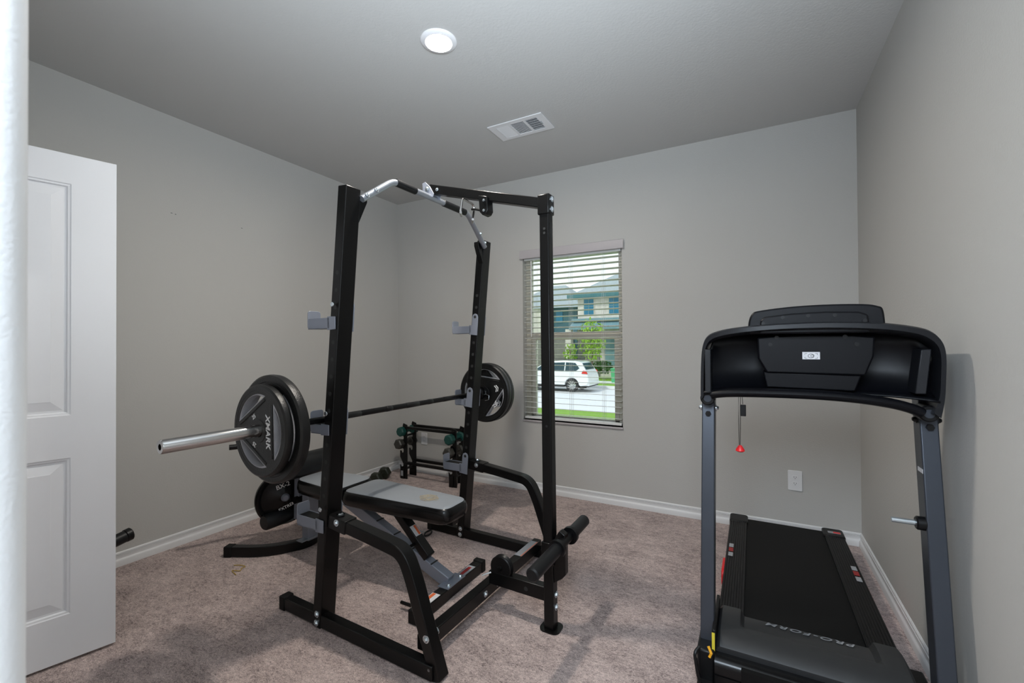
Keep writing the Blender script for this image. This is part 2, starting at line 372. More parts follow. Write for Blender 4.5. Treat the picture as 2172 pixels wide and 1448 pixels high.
for z in (0.22, 1.03, 1.84):
    B().cyl((-0.004, T+0.002, z-0.045), (0, 0, 1), 0.006, 0.09, 12).build('hinge', 'zinc', door)
# casing of the doorway the door hangs in
struct(B().box((0.59, YF, 0), (0.648, YF+0.016, 2.13)).box((1.422, YF, 0), (1.48, YF+0.016, 2.13)).box((0.59, YF, 2.07), (1.48, YF+0.016, 2.13)).build('trim_1', 'trim', bevel=0.003))

# ------------------------------------------------------------------ ceiling light, vent, outlets
cl = thing('recessed_light', 'round white recessed ceiling light, switched on', 'ceiling light', (1.92, -1.768, H_ROOM))
B().lathe([(0.0875, 0), (0.0875, -0.004), (0.082, -0.009), (0.064, -0.012), (0.058, -0.008), (0.056, -0.004)], (0,0,0), (0,0,1), 48).build('trim_ring', 'white_plastic', cl)
B().lathe([(0, -0.007), (0.045, -0.0065), (0.0565, -0.004)], (0,0,0), (0,0,1), 40).build('lens', 'lamp', cl)
hl = thing('hall_fill_light', 'round ceiling light added unseen in the hallway behind the camera', 'ceiling light', (2.2, -4.3, H_ROOM))  # added fixture, never in view, brightens the hall side
B().lathe([(0.0875, 0), (0.0875, -0.004), (0.064, -0.012), (0.056, -0.004)], (0,0,0), (0,0,1), 32).build('trim_ring', 'white_plastic', hl)
B().lathe([(0, -0.007), (0.0565, -0.004)], (0,0,0), (0,0,1), 32).build('lens', 'hall_fill_lamp', hl)
vt = thing('air_vent', 'white rectangular ceiling air vent with three louvre sections', 'vent', (1.880, -0.828, H_ROOM))
hx, hy = 0.199, 0.111
fr = B(); sec = [(-0.150, -0.058), (-0.044, 0.052), (0.066, 0.150)]
for a, b in ((-hx, sec[0][0]), (sec[0][1], sec[1][0]), (sec[1][1], sec[2][0]), (sec[2][1], hx)): fr.box((a, -hy, -0.008), (b, hy, -0.002))
for a, b in sec: fr.box((a, -hy, -0.008), (b, -0.078, -0.002)); fr.box((a, 0.078, -0.008), (b, hy, -0.002))
fr.build('frame', 'white_plastic', vt, smooth=False)
B().box((-0.16, -0.085, -0.0018), (0.16, 0.085, -0.0005)).build('backing', 'vent_dark', vt, smooth=False)
lv = B()
for i in range(8):
    x = sec[0][0] + (i+0.5)*(sec[0][1]-sec[0][0])/8; lv.cbox((x, 0, -0.006), (0.009, 0.156, 0.0012), Matrix.Rotation(math.radians(-25), 3, 'Y'))
for i in range(12):
    y = -0.078 + (i+0.5)*0.156/12; lv.cbox(((sec[1][0]+sec[1][1])/2, y, -0.006), (sec[1][1]-sec[1][0], 0.0115, 0.0012), Matrix.Rotation(math.radians(18), 3, 'X'))
for i in range(9):
    x = sec[2][0] + (i+0.5)*(sec[2][1]-sec[2][0])/9; lv.cbox((x, 0, -0.006), (0.007, 0.156, 0.0012), Matrix.Rotation(math.radians(55), 3, 'Y'))
for i in range(6):
    y = -0.078 + (i+0.5)*0.156/6; lv.cbox(((sec[2][0]+sec[2][1])/2, y, -0.003), (sec[2][1]-sec[2][0], 0.008, 0.0012), Matrix.Rotation(math.radians(40), 3, 'X'))
lv.build('louvres', 'white_plastic', vt, smooth=False)
B().box((0.155, -0.02, -0.014), (0.160, 0.012, -0.007)).build('damper_lever', 'zinc', vt)
def outlet(x, z, label, w=0.080, h=0.132):
    o = thing('wall_outlet', label, 'outlet', (x, 0, z))
    B().prism(rrect(-w/2, -h/2, w/2, h/2, 0.006), lambda u, v, k: (u, -0.0065*k, v)).build('cover_plate', 'white_plastic', o, bevel=0.002)
    for s in (0.020, -0.020):
        f = B().prism(rrect(-0.017, s-0.014, 0.017, s+0.014, 0.009), lambda u, v, k: (u, -0.006-0.002*k, v)).build('socket', 'white_plastic', o)
        q = B()
        for dx in (-0.0065, 0.0065): q.box((dx-0.001, -0.0085, s+0.000), (dx+0.001, -0.0079, s+0.008))
        q.cyl((0, -0.0079, s-0.006), (0, -1, 0), 0.0022, 0.0006, 10); q.build('slots', 'slot', f)
    return o
outlet(3.4785, 0.360, 'white double wall outlet beside the treadmill')
outlet(0.345, 0.338, 'white wall outlet half hidden behind the dumbbell rack', 0.074, 0.118)
# scuffs on the left wall
for i, (y, z, l) in enumerate(((-2.042, 2.120, 0.010), (-2.020, 2.118, 0.008), (-1.602, 2.125, 0.010))):
    tag(B().cbox((0.0006, y, z), (0.0008, l, 0.003)).build('wall_scuff', 'slot'), ['left of two small dark scuffs high on the left wall', 'right of two small dark scuffs high on the left wall', 'lone faint scuff on the left wall nearer the rack'][i], 'scuff mark')

# ------------------------------------------------------------------ power rack (local frame: x towards the treadmill side, y towards the window wall)
RZ = math.radians(-1.7); RO = (1.55, -1.60, 0.0)
rack = thing('power_rack', 'tall black steel half rack with pull-up bar and rear post', 'power rack', RO, RZ)
def xl(z): return -0.034 + 0.0933*z        # centre line of the leaning uprights
SIDES = ((-0.498, 1.966, -1), (0.568, 1.942, 1))
for yc, top, sg in SIDES:
    up = B().bar([(xl(0.0), yc, 0.0), (xl(top), yc, top)], 0.054, 0.080, up=(0, 1, 0)).build('upright', 'black', rack, bevel=0.004)
    for q in range(14):
        z = 0.60+0.076*q
        B().cyl((xl(z)+0.002, yc-0.0398, z), (0, -1, 0), 0.0095, 0.0008, 14).build('pin_hole', 'slot', up)
    yr = yc - 0.016*1
    rail = B().box((-0.285, yr-0.022, 0.004), (0.640, yr+0.022, 0.060)).build('base_rail', 'black', rack, bevel=0.004)
    B().box((-0.312, yr-0.026, 0.0), (-0.270, yr+0.026, 0.065)).build('end_cap', 'rubber', rail, bevel=0.005)
    # curved rear guard
    path = fillet([(0.02, yc, 0.490), (0.30, yc, 0.461), (0.470, yc, 0.440), (0.520, yc, 0.345), (0.648, yc, 0.0)], 0.16, 8)
    g = B().bar(path, 0.056, 0.050, up=(0, 0, 1)).build('guard_tube', 'black', rack, bevel=0.004)
    B().bar([(-0.012, yc, 0.4935), (0.150, yc, 0.4765)], 0.064, 0.058).build('guard_bracket', 'black', rack, bevel=0.003)
    for f in (-1, 1):
        bolt(rack, (0.098, yc+f*0.032, 0.492), (0, f, 0)); bolt(rack, (0.085, yc, 0.514), (0, 0, 1), 0.013)
        bolt(rack, (0.606, yc+f*0.028, 0.150), (0, f, 0)); bolt(rack, (0.625, yc+f*0.028, 0.045), (0, f, 0))
        bolt(rack, (-0.026, yc+f*0.040, 0.062), (0, f, 0)); bolt(rack, (-0.030, yc+f*0.040, 0.022), (0, f, 0))
# crossbar between the guards, beam to the rear post
B().box((0.512, -0.475, 0.050), (0.560, 0.545, 0.110)).build('crossbar', 'black', rack, bevel=0.004)
B().bar([(0.562, -0.005, 0.148), (0.870, -0.012, 0.152)], 0.046, 0.062).build('rear_beam', 'black', rack, bevel=0.004)
bolt(rack, (0.561, -0.055, 0.080), (1, 0, 0)); bolt(rack, (0.561, 0.055, 0.080), (1, 0, 0))
B().cyl((0.77, -0.0335, 0.150), (0, -1, 0), 0.010, 0.001, 14).build('beam_hole', 'slot', rack)
B().box((0.56, 0.30, 0.1103), (0.515, 0.50, 0.1108)).build('warning_label', 'label_grey', rack, smooth=False)
B().box((0.558, 0.30, 0.1105), (0.553, 0.50, 0.1111)).build('label_stripe', 'label_orange', rack, smooth=False)
B().bar([(0.888, -0.018, 0.004), (0.850, 0.036, 1.958)], 0.048, 0.048, up=(0, 1, 0)).build('rear_post', 'black', rack, bevel=0.005)
B().prism(rrect(0.842, -0.060, 0.936, 0.028, 0.028), lambda u, v, k: (u, v, 0.001+0.006*k)).build('floor_plate', 'black', rack)
B().box((0.820, 0.005, 1.868), (0.880, 0.066, 1.962)).build('post_collar', 'black', rack, bevel=0.006)
for z in (1.940, 1.893): bolt(rack, (0.880, 0.036, z), (1, 0, 0))
for z in (0.155, 0.100): bolt(rack, (0.911, -0.014, z), (1, 0, 0))
for z in (1.80, 1.78, 0.9): B().cyl((0.853+0.019*(1.958-z), 0.0095-0.0275*(1.958-z), z), (0, -1, 0), 0.006, 0.0006, 12).build('post_hole', 'slot', rack)
B().box((0.8765, 0.028, 1.70), (0.8785, 0.040, 1.83)).build('post_slot', 'slot', rack)
# lower sleeve on the post at crossbar height and foot-roller bracket
B().box((0.851, -0.039, 0.29), (0.913, 0.022, 0.385)).build('post_sleeve', 'black', rack, bevel=0.003)
brk = B().prism([(0.895, 0.20), (0.945, 0.235), (0.962, 0.255), (0.962, 0.43), (0.935, 0.445), (0.905, 0.40), (0.895, 0.36)], lambda u, v, k: (u, -0.026+0.036*k, v)).build('roller_bracket', 'black', rack, bevel=0.004)
RX, RZC = 0.952, 0.398
B().cyl((RX, -0.10, RZC-0.004), (0, 1, 0.04), 0.021, 0.17, 20).build('roller_hub', 'black_plastic', rack, smooth=True)
for a, b in ((-0.320, -0.085), (0.055, 0.235)):
    ro = B().lathe([(0, a), (0.022, a), (0.0275, a+0.006), (0.0275, b-0.006), (0.022, b), (0, b)], (RX, 0, RZC), (0, 1, 0.04), 28).build('foot_roller', 'foam', rack)
    e = b if a < 0 else a
    B().lathe([(0, e-0.010), (0.038, e-0.010), (0.038, e+0.010), (0, e+0.010)], (RX, 0, RZC), (0, 1, 0.04), 28).build('roller_flange', 'black_plastic', ro)
# low cable pulley
pl = B().lathe([(0, -0.016), (0.052, -0.016), (0.057, -0.012), (0.050, 0.0), (0.057, 0.012), (0.052, 0.016), (0, 0.016)], (0.628, -0.012, 0.205), (0, 1, 0), 36).build('low_pulley', 'black_plastic', rack)
B().box((0.606, -0.004, 0.14), (0.650, 0.032, 0.21)).build('pulley_bracket', 'black', pl, bevel=0.004)
B().lathe([(0, 0.012), (0.010, 0.012), (0.012, 0)], (0.628, -0.028, 0.205), (0, -1, 0), 16).build('pulley_bolt', 'black', pl)
B().tube([(0.58, -0.034, 0.178), (0.56, -0.050, 0.172), (0.545, -0.06, 0.165)], 0.004, 8).build('cable_hook', 'zinc', pl)
# top arm, mid plate, pull-up bar
B().bar([(0.835, 0.030, 1.924), (0.190, 0.0, 2.100)], 0.046, 0.046).build('top_arm', 'black', rack, bevel=0.004)
mp = B()
for s in (-1, 1): mp.prism([(0.180, 2.052), (0.226, 2.046), (0.232, 2.062), (0.205, 2.105), (0.172, 2.136), (0.152, 2.130), (0.158, 2.09)], lambda u, v, k, s=s: (u, s*(0.026+0.004*k), v))
mp.box((0.152, -0.028, 2.09), (0.157, 0.028, 2.128)); mp.build('arm_bracket', 'silver', rack, bevel=0.0015)
bolt(rack, (0.190, -0.031, 2.095), (0, -1, 0)); bolt(rack, (0.250, -0.024, 2.082), (0, -1, 0), 0.007)
bp_ = fillet([(0.178, -0.456, 1.922), (0.202, -0.288, 2.050), (0.202, 0.308, 2.050), (0.176, 0.530, 1.894)], 0.035, 6)
pb = B().tube(bp_, 0.0155, 18).build('pull_up_bar', 'satin', rack)
for a, b in ((-0.272, -0.135), (0.085, 0.285)):
    B().lathe([(0.0158, a), (0.0185, a+0.002), (0.0185, b-0.002), (0.0158, b)], (0.202, 0, 2.050), (0, 1, 0), 20).build('bar_grip', 'foam', pb)
for yc, top, sg in SIDES:
    yi = yc - sg*0.040
    B().prism([(yi, top-0.150), (yi-sg*0.048, top-0.045), (yi-sg*0.048, top-0.020), (yi, top-0.026)], lambda u, v, k: (0.128+0.034*k, u, v)).build('bar_bracket', 'black', rack, bevel=0.002)
    for t in (0.10, 0.38):
        p = Vector(bp_[0] if sg < 0 else bp_[-1]).lerp(Vector((0.202, -0.288 if sg < 0 else 0.308, 2.05)), t)
        bolt(rack, (p.x+0.014, p.y, p.z+0.006), (0.9, 0, 0.4), 0.008)
# chrome bar holders and upper pulley block under the arm
hd = fillet([(0.47, -0.115, 1.905), (0.435, -0.062, 1.903), (0.415, -0.044, 1.930), (0.415, -0.026, 2.006), (0.415, 0.066, 2.002), (0.415, 0.078, 1.975), (0.415, 0.060, 1.915), (0.435, 0.032, 1.893), (0.47, -0.014, 1.896)], 0.014, 4)
B().tube(hd, 0.0062, 10).build('bar_holder', 'chrome', rack)
pk = B().prism([(0.512, 2.005), (0.562, 1.992), (0.566, 1.925), (0.555, 1.908), (0.535, 1.904), (0.518, 1.922)], lambda u, v, k: (u, -0.026+0.052*k, v)).build('upper_pulley_block', 'black', rack, bevel=0.003)
B().tube([(0.515, -0.01, 1.935), (0.485, -0.012, 1.944), (0.462, -0.012, 1.948)], 0.006, 8).build('snap_hook', 'black', pk)
for z in (1.925, 1.975): bolt(pk, (0.545, -0.027, z), (0, -1, 0), 0.005, 0.005)
# hooks: side plates wrapping the upright, trough towards -x, end lip
def hook(yc, z, reach, lip, name, mt='silver', th=0.048, low=-0.055):
    """z: top of trough at the upright"""
    c = xl(z); o = bpy.data.objects.new(name, None)
    h = B()
    for s in (-1, 1):
        y0 = yc + s*0.0415; y1 = yc + s*0.0465
        pr = [(c-0.040, z+low), (c+0.012, z+low+0.003), (c+0.012, z+0.004), (c-0.040, z+0.006)]
        if s < 0 and yc < 0: pass
        else: pr = [(c-0.040, z+low), (c+0.022, z+low-0.006), (c+0.030, z+0.050)] + [(c+0.008+0.022*math.cos(t), z+0.058+0.022*math.sin(t)) for t in (0, PI/4, PI/2, 3*PI/4, PI)] + [(c-0.018, z+0.006), (c-0.040, z+0.006)]
        h.prism(pr, lambda u, v, k, y0=y0, y1=y1: (u, y0+(y1-y0)*k, v))
    x0 = c-reach
    h.box((x0, yc-0.0465, z-th), (c-0.026, yc-0.0415, z)); h.box((x0, yc+0.0135, z-th), (c-0.030, yc+0.0185, z)); h.box((x0, yc-0.0465, z-th), (c-0.028, yc+0.0185, z-th+0.005)); h.box((c-0.033, yc-0.0465, z-th), (c-0.0275, yc+0.0465, z))
    h.prism(rrect(yc-0.0465, z-th, yc+0.0185, z+lip, 0.012), lambda u, v, k: (x0-0.006+0.006*k, u, v))
    ob = h.build(name, mt, rack, bevel=0.0012)
    B().box((x0+0.001, yc-0.041, z-0.014), (c-0.034, yc+0.013, z-0.002)).build('rubber_pad', 'rubber', ob, bevel=0.003)
    B().cyl((c+0.006, yc-0.052, z+0.056), (0, -1, 0), 0.0105, 0.006, 16, 0.002).build('locking_pin', 'zinc', ob) if yc < 0 else B().cyl((c+0.008, yc-0.0465, z+0.058), (0, -1, 0), 0.009, 0.0012, 16).build('locking_pin', 'slot', ob)
for yc, top, sg in SIDES:
    hook(yc, 1.392, 0.172, 0.036, 'upper_hook')
    hook(yc, 0.914, 0.108, 0.058, 'bar_hook', th=0.040, low=-0.045)
    hook(yc, 0.486, 0.170, 0.048, 'spotter_hook')

# ------------------------------------------------------------------ barbell and plates (world frame, same turn as the rack)
BX, BZ = -0.018, 0.9315
Rm = Matrix.Translation(Vector(RO)) @ Matrix.Rotation(RZ, 4, 'Z')
def place(o, local): o.matrix_world = Rm @ Matrix.Translation(Vector(local)); return o
bb = thing('barbell', 'long barbell with chrome sleeves resting across the rack hooks', 'barbell'); place(bb, (BX, 0, BZ))
B().lathe([(0.0145, -0.700), (0.0145, 0.740)], (0,0,0), (0,1,0), 22).build('shaft', 'black', bb)
for a, b in ((-0.42, -0.30), (-0.13, -0.09), (0.02, 0.12), (0.20, 0.24), (0.34, 0.46)): B().lathe([(0.0145, a), (0.0152, a+0.001), (0.0152, b-0.001), (0.0145, b)], (0,0,0), (0,1,0), 22).build('knurl_band', 'iron', bb)
for a, b, s in ((-0.700, -1.135, -1), (0.740, 1.180, 1)):
    sv = B().lathe([(0, a), (0.0245, a), (0.0245, b-s*0.004), (0.0225, b), (0.011, b), (0.011, b-s*0.03), (0, b-s*0.03)], (0,0,0), (0,1,0), 36).build('sleeve', 'chrome', bb)
    B().lathe([(0.0145, a-s*0.030), (0.036, a-s*0.028), (0.044, a-s*0.018), (0.044, a+s*0.014), (0.0245, a+s*0.016)], (0,0,0), (0,1,0), 32).build('sleeve_collar', 'gloss_black', bb)
    B().lathe([(0, b-s*0.018), (0.0105, b-s*0.018)], (0,0,0), (0,1,0), 20).build('end_plug', 'slot', sv)
def weight_plate(r, th, name, label, local, turn, rim='iron', emblem='XMARK', face=-1):
    o = thing(name, label, 'weight plate', group=None); place(o, local)
    to = axes((0,0,0), (1,0,0), (0,0,1), (0,-1,0))         # curve xy -> world xz, z -> -y (towards camera)
    outer = [(0.86*r*math.cos(2*PI*i/64), 0.86*r*math.sin(2*PI*i/64)) for i in range(64)]
    bore = [(0.026*math.cos(2*PI*i/24), 0.026*math.sin(2*PI*i/24)) for i in range(24)]
    holes = []
    for k in range(3):
        c = math.radians(turn+120*k); half = math.radians(50); ro = 0.80*r
        arc = [(ro*math.cos(c-half+2*half*i/14), ro*math.sin(c-half+2*half*i/14)) for i in range(15)]
        holes.append(arc)
    w = curve_mesh([outer, bore]+holes, th*0.40, 0.002, 'plate_web', 'iron', o, to)
    B().lathe([(0.83*r, -th*0.30), (0.87*r, -th*0.48), (0.95*r, -th*0.50), (0.99*r, -th*0.36), (r, 0), (0.99*r, th*0.36), (0.95*r, th*0.50), (0.87*r, th*0.48), (0.83*r, th*0.30), (0.83*r, -th*0.30)], (0,0,0), (0,1,0), 72).build('plate_rim', rim, o)
    hb = B().lathe([(0.0255, -th*0.52), (0.045, -th*0.52), (0.052, -th*0.30), (0.052, th*0.30), (0.045, th*0.52), (0.0255, th*0.52), (0.0255, -th*0.52)], (0,0,0), (0,1,0), 40).build('hub', 'iron', o)
    # silver inner walls of the grip holes
    for arc in holes:
        k_ = len(arc); cx = sum(p[0] for p in arc)/k_; cy = sum(p[1] for p in arc)/k_
        inn = [(cx+(x-cx)*0.83, cy+(y-cy)*0.83) for x, y in arc]
        vs = [(x, y, z) for pts_ in (arc, inn) for z in (-th*0.42, th*0.42) for x, y in pts_]; fs = []
        for q in range(k_):
            n2 = (q+1) % k_; A0, A1, I0, I1 = q, k_+q, 2*k_+q, 3*k_+q; B0, B1, J0, J1 = n2, k_+n2, 2*k_+n2, 3*k_+n2
            fs += [(I0, J0, J1, I1), (A0, B0, J0, I0), (A1, I1, J1, B1)]
        B().add([(x, z, y) for x, y, z in vs], fs).build('grip_wall', 'hammertone', o, smooth=False)
    # raised ribs beside the grip holes
    rb = B()
    for k in range(3):
        c = math.radians(turn+120*k); half = math.radians(50); ro = 0.80*r; d = ro*math.cos(half)-0.010; l = ro*math.sin(half)*0.92
        e = Vector((math.cos(c), 0, math.sin(c))); t = Vector((-math.sin(c), 0, math.cos(c)))
        for s in (-1, 1): rb.bar([e*d - t*l + Vector((0, s*th*0.41, 0)), e*d + t*l + Vector((0, s*th*0.41, 0))], 0.012, 0.010, up=(0, 1, 0))
    rb.build('grip_rib', 'iron', o, bevel=0.003)
    c = math.radians(turn); d = 0.335*r
    e = Vector((math.cos(c), 0, math.sin(c))); t = Vector((math.sin(c), 0, -math.cos(c)))
    if face < 0 and emblem:
        text(emblem, 0.21*r, 'emblem', 'mark', o, axes(e*d+Vector((0, -th*0.40-0.003, 0)), t, e, (0, -1, 0)), shear=0.2)
        for k in (1, 2):
            c2 = math.radians(turn+120*k); e2 = Vector((math.cos(c2), 0, math.sin(c2))); t2 = Vector((math.sin(c2), 0, -math.cos(c2)))
            text('25', 0.13*r, 'weight_number', 'mark', o, axes(e2*0.34*r+Vector((0, -th*0.40-0.003, 0)), t2, e2, (0, -1, 0)))
    return o
weight_plate(0.222, 0.044, 'weight_plate', 'large black grip plate on the near sleeve, behind the smaller plate', (BX, -0.745, BZ-0.002), 8)
weight_plate(0.186, 0.034, 'weight_plate', 'smaller black grip plate outermost on the near barbell sleeve', (BX, -0.788, BZ-0.002), 2)
def far_plate(y, turn, label):
    o = weight_plate(0.211, 0.040, 'weight_plate', label, (BX, y, BZ-0.002), turn, emblem='', face=1)
    for a0, r0 in ((18, 0.115), (-38, 0.125)):
        a0 = math.radians(a0); c = Vector((r0*math.cos(a0), -0.018, r0*math.sin(a0))); e = Vector((math.cos(a0), 0, math.sin(a0))); t = Vector((-math.sin(a0), 0, math.cos(a0)))
        ch = B()
        for d in (0.0, 0.014): ch.bar([c-t*0.022+e*(d-0.012), c+e*d, c+t*0.022+e*(d-0.012)], 0.006, 0.007, up=(0, 1, 0))
        ch.build('emblem', 'mark', o)
far_plate(0.815, 84, 'black grip plate on the far barbell sleeve, nearer the rack of the two there')
far_plate(0.857, 40, 'black plate on the far barbell sleeve, the rear one of the two there')
cp = thing('bar_clip', 'small metal spring clip on the far barbell sleeve against the plate', 'clip'); place(cp, (BX, 0.778, BZ))
B().tube([(0.027*math.cos(t), 0.004*math.sin(t*0.5), 0.027*math.sin(t)) for t in [i*0.35 for i in range(36)]], 0.0028, 8, up=(0,1,0)).build('spring', 'zinc', cp)
B().tube(fillet([(0.026, 0, -0.006), (0.062, -0.006, -0.016), (0.062, -0.010, -0.044), (0.030, -0.008, -0.052)], 0.006), 0.003, 8).build('clip_arm', 'zinc', cp)

# ------------------------------------------------------------------ adjustable bench
bn = thing('weight_bench', 'adjustable bench with grey and black padding inside the rack', 'weight bench', (1.0, -1.622, 0), 0)
def P(x, y, z): return (x-1.0, y+1.622, z)
def pad(name, outline, z0, z1, crown=0.0):
    """upholstered pad: rounded black body, grey vinyl top panel"""
    n = len(outline); cx = sum(p[0] for p in outline)/n; cy = sum(p[1] for p in outline)/n
    def ring(s, z): return [P(cx+(x-cx)*s[0], cy+(y-cy)*s[1], z) for x, y in outline]
    h = z1-z0
    lv_ = [((0.93, 0.86), z0), ((0.985, 0.96), z0+h*0.12), ((1, 1), z0+h*0.4), ((1, 1), z0+h*0.6), ((0.985, 0.965), z0+h*0.85), ((0.955, 0.90), z1)]
    b = B(); vs = []; fs = []
    for s, z in lv_: vs += ring(s, z)
    for k in range(len(lv_)-1):
        for q in range(n): fs.append((k*n+q, k*n+(q+1) % n, (k+1)*n+(q+1) % n, (k+1)*n+q))
    fs.append(list(range(n))[::-1]); fs.append(list(range((len(lv_)-1)*n, len(lv_)*n))); b.add(vs, fs)
    o = b.build(name, 'gloss_black', bn, angle=60)
    t = B(); vs = []; fs = []; lv2 = [((0.965, 0.915), z1-h*0.10), ((0.955, 0.90), z1+0.0015), ((0.90, 0.80), z1+0.005), ((0.45, 0.40), z1+0.007)]
    for s, z in lv2: vs += ring(s, z)
    for k in range(len(lv2)-1):
        for q in range(n): fs.append((k*n+q, k*n+(q+1) % n, (k+1)*n+(q+1) % n, (k+1)*n+q))
    fs.append(list(range((len(lv2)-1)*n, len(lv2)*n))); t.add(vs, fs)
    t.build('vinyl_top', 'vinyl', o, angle=60)
    return o
def round_poly(pts, r, n=6):
    out = []; k = len(pts)
    for i in range(k):
        a, p, b = Vector(pts[i-1]), Vector(pts[i]), Vector(pts[(i+1) % k]); u = (a-p).normalized(); v = (b-p).normalized()
        d = min(r, (a-p).length*0.45, (b-p).length*0.45); s, e = p+u*d, p+v*d
        for j in range(n+1):
            t = j/n; q = s*(1-t)**2 + p*2*t*(1-t) + e*t*t; out.append((q.x, q.y))
    return out
yb = -1.622
back = pad('back_pad', round_poly([(1.205, yb-0.145), (1.925, yb-0.105), (1.925, yb+0.105), (1.205, yb+0.145)], 0.06), 0.376, 0.457)
pad('seat_pad', round_poly([(0.775, yb-0.120), (1.185, yb-0.160), (1.185, yb+0.160), (0.775, yb+0.120)], 0.07), 0.372, 0.457)
# printed crest on the back pad
cr = B()
for q in range(9):
    rr = 0.016+0.0035*q
    cr.tube([P(1.735+rr*1.25*math.cos(t)+0.004*math.sin(5*t+q), yb-0.005+rr*math.sin(t)+0.005*math.cos(4*t+q*2), 0.4650) for t in [k*0.21+q for k in range(24)]], 0.0011, 5)
for q in range(6): cr.bar([P(1.700+0.014*q, yb-0.030+0.006*(q % 3), 0.4648), P(1.712+0.014*q, yb+0.020-0.005*(q % 2), 0.4648)], 0.003, 0.0012)
cr.build('printed_crest', 'gold', back)
# frame: pad rails, sloping silver beam with notches, black ladder strut
B().bar([P(1.16, yb, 0.372), P(1.90, yb, 0.372)], 0.05, 0.04).build('back_rail', 'black', bn, bevel=0.003)
B().bar([P(0.80, yb, 0.368), P(1.17, yb, 0.368)], 0.06, 0.045).build('seat_rail', 'silver', bn, bevel=0.003)
s0, s1 = Vector(P(1.862, yb, 0.055)), Vector(P(1.06, yb, 0.375))
beam = B().bar([s0, s1], 0.052, 0.062).build('main_beam', 'silver', bn, bevel=0.004)
nt_ = B(); d = (s1-s0).normalized(); upv = Vector((0, 0, 1)) - d*d.z; upv.normalize()
for t in (0.14, 0.30, 0.46, 0.62, 0.78):
    p = s0.lerp(s1, t)+upv*0.0315; nt_.cbox(p, (0.008, 0.0535, 0.002), Matrix((d, Vector((0, 1, 0)), upv)).transposed())
nt_.build('beam_notches', 'slot', beam)
st = B().bar([P(1.735, yb-0.005, 0.155), P(1.50, yb-0.005, 0.375)], 0.056, 0.045).build('ladder_strut', 'black', bn, bevel=0.004)
sd = (Vector(P(1.50, yb, 0.375))-Vector(P(1.735, yb, 0.155))).normalized(); su = Vector((0,0,1))-sd*sd.z; su.normalize()
def decal(parent, c, dx, dy, n, w, h, name, mt): 
    return B().cbox(c, (w, h, 0.0008), Matrix((Vector(dx), Vector(dy), Vector(n))).transposed()).build(name, mt, parent, smooth=False)
dc = Vector(P(1.625, yb-0.005, 0.258))+su*0.0232
decal(st, dc, sd, (0, 1, 0), su, 0.062, 0.044, 'warning_label', 'label_white'); decal(st, dc+su*0.0006+Vector((0, 0.010, 0)), sd, (0, 1, 0), su, 0.056, 0.016, 'label_stripe', 'label_orange')
B().cyl(P(1.655, yb-0.075, 0.215), (0, 1, 0), 0.008, 0.11, 12).build('support_pin', 'black', bn)
rb = B().box(P(1.852, yb-0.285, 0.002), P(1.905, yb+0.262, 0.058)).build('rear_foot', 'black', bn, bevel=0.004)
for a, b in ((yb-0.298, yb-0.262), (yb+0.236, yb+0.272)): B().box(P(1.847, a, 0), P(1.910, b, 0.063)).build('end_cap', 'rubber', rb, bevel=0.005)
B().box(P(1.842, yb-0.075, 0.057), P(1.908, yb+0.075, 0.062)).build('foot_plate', 'silver', bn, bevel=0.001)
for y in (-0.05, 0.05): bolt(bn, P(1.893, yb+y, 0.062), (0, 0, 1), 0.010)
decal(rb, P(1.878, yb-0.170, 0.0586), (1,0,0), (0,1,0), (0,0,1), 0.046, 0.085, 'warning_label', 'label_white'); decal(rb, P(1.868, yb-0.165, 0.0592), (1,0,0), (0,1,0), (0,0,1), 0.018, 0.070, 'label_stripe', 'label_orange')
decal(rb, P(1.880, yb+0.125, 0.0586), (1,0,0), (0,1,0), (0,0,1), 0.044, 0.110, 'product_label', 'label_grey'); decal(rb, P(1.878, yb+0.120, 0.0592), (1,0,0), (0,1,0), (0,0,1), 0.020, 0.085, 'label_stripe', 'dark_red')
B().cyl(P(1.74, yb-0.225, 0.03), (1, 0, 0), 0.008, 0.06, 12).build('pop_pin', 'black', bn)
# front support: silver post, curved black foot, leg rollers, plate peg
B().box(P(0.735, yb-0.030, 0.05), P(0.795, yb+0.045, 0.385)).build('front_post', 'silver', bn, bevel=0.004)
B().bar([P(0.690, yb-0.02, 0.17), P(0.700, yb-0.02, 0.60)], 0.045, 0.04, up=(0, 1, 0)).build('leg_lever', 'silver', bn, bevel=0.003)
B().cyl(P(0.705, yb-0.06, 0.300), (0, 1, 0), 0.022, 0.10, 20).build('lever_pivot', 'black_plastic', bn)
ff = fillet([P(0.435, -1.935, 0.032), P(0.640, -1.835, 0.032), P(0.755, -1.66, 0.032), P(0.755, -1.58, 0.032), P(0.640, -1.41, 0.032), P(0.435, -1.31, 0.032)], 0.12, 6)
f2 = B().bar(ff, 0.046, 0.058).build('front_foot', 'black', bn, bevel=0.004)
for q in (0, -1):
    a = Vector(ff[q]); b = Vector(ff[1 if q == 0 else -2]); dd = (b-a).normalized()
    B().bar([a-dd*0.012, a+dd*0.035], 0.054, 0.064).build('end_cap', 'rubber', f2, bevel=0.005)
B().box(P(0.745, -1.70, 0.060), P(0.800, -1.50, 0.066)).build('foot_plate', 'satin', bn, bevel=0.001)
B().lathe([(0, 0), (0.040, 0), (0.047, 0.010), (0.047, 0.420), (0.040, 0.430), (0, 0.430)], P(0.610, -1.822, 0.190), (0, 1, 0), 28).build('leg_roller', 'foam', bn)
B().lathe([(0, 0), (0.066, 0), (0.074, 0.010), (0.074, 0.40), (0.066, 0.41), (0, 0.41)], P(0.735, -1.827, 0.520), (0, 1, 0), 32).build('thigh_roller', 'foam', bn)
B().tube([P(0.640, yb, 0.300), P(0.560, yb-0.02, 0.300)], 0.0125, 14).build('plate_peg', 'zinc', bn)
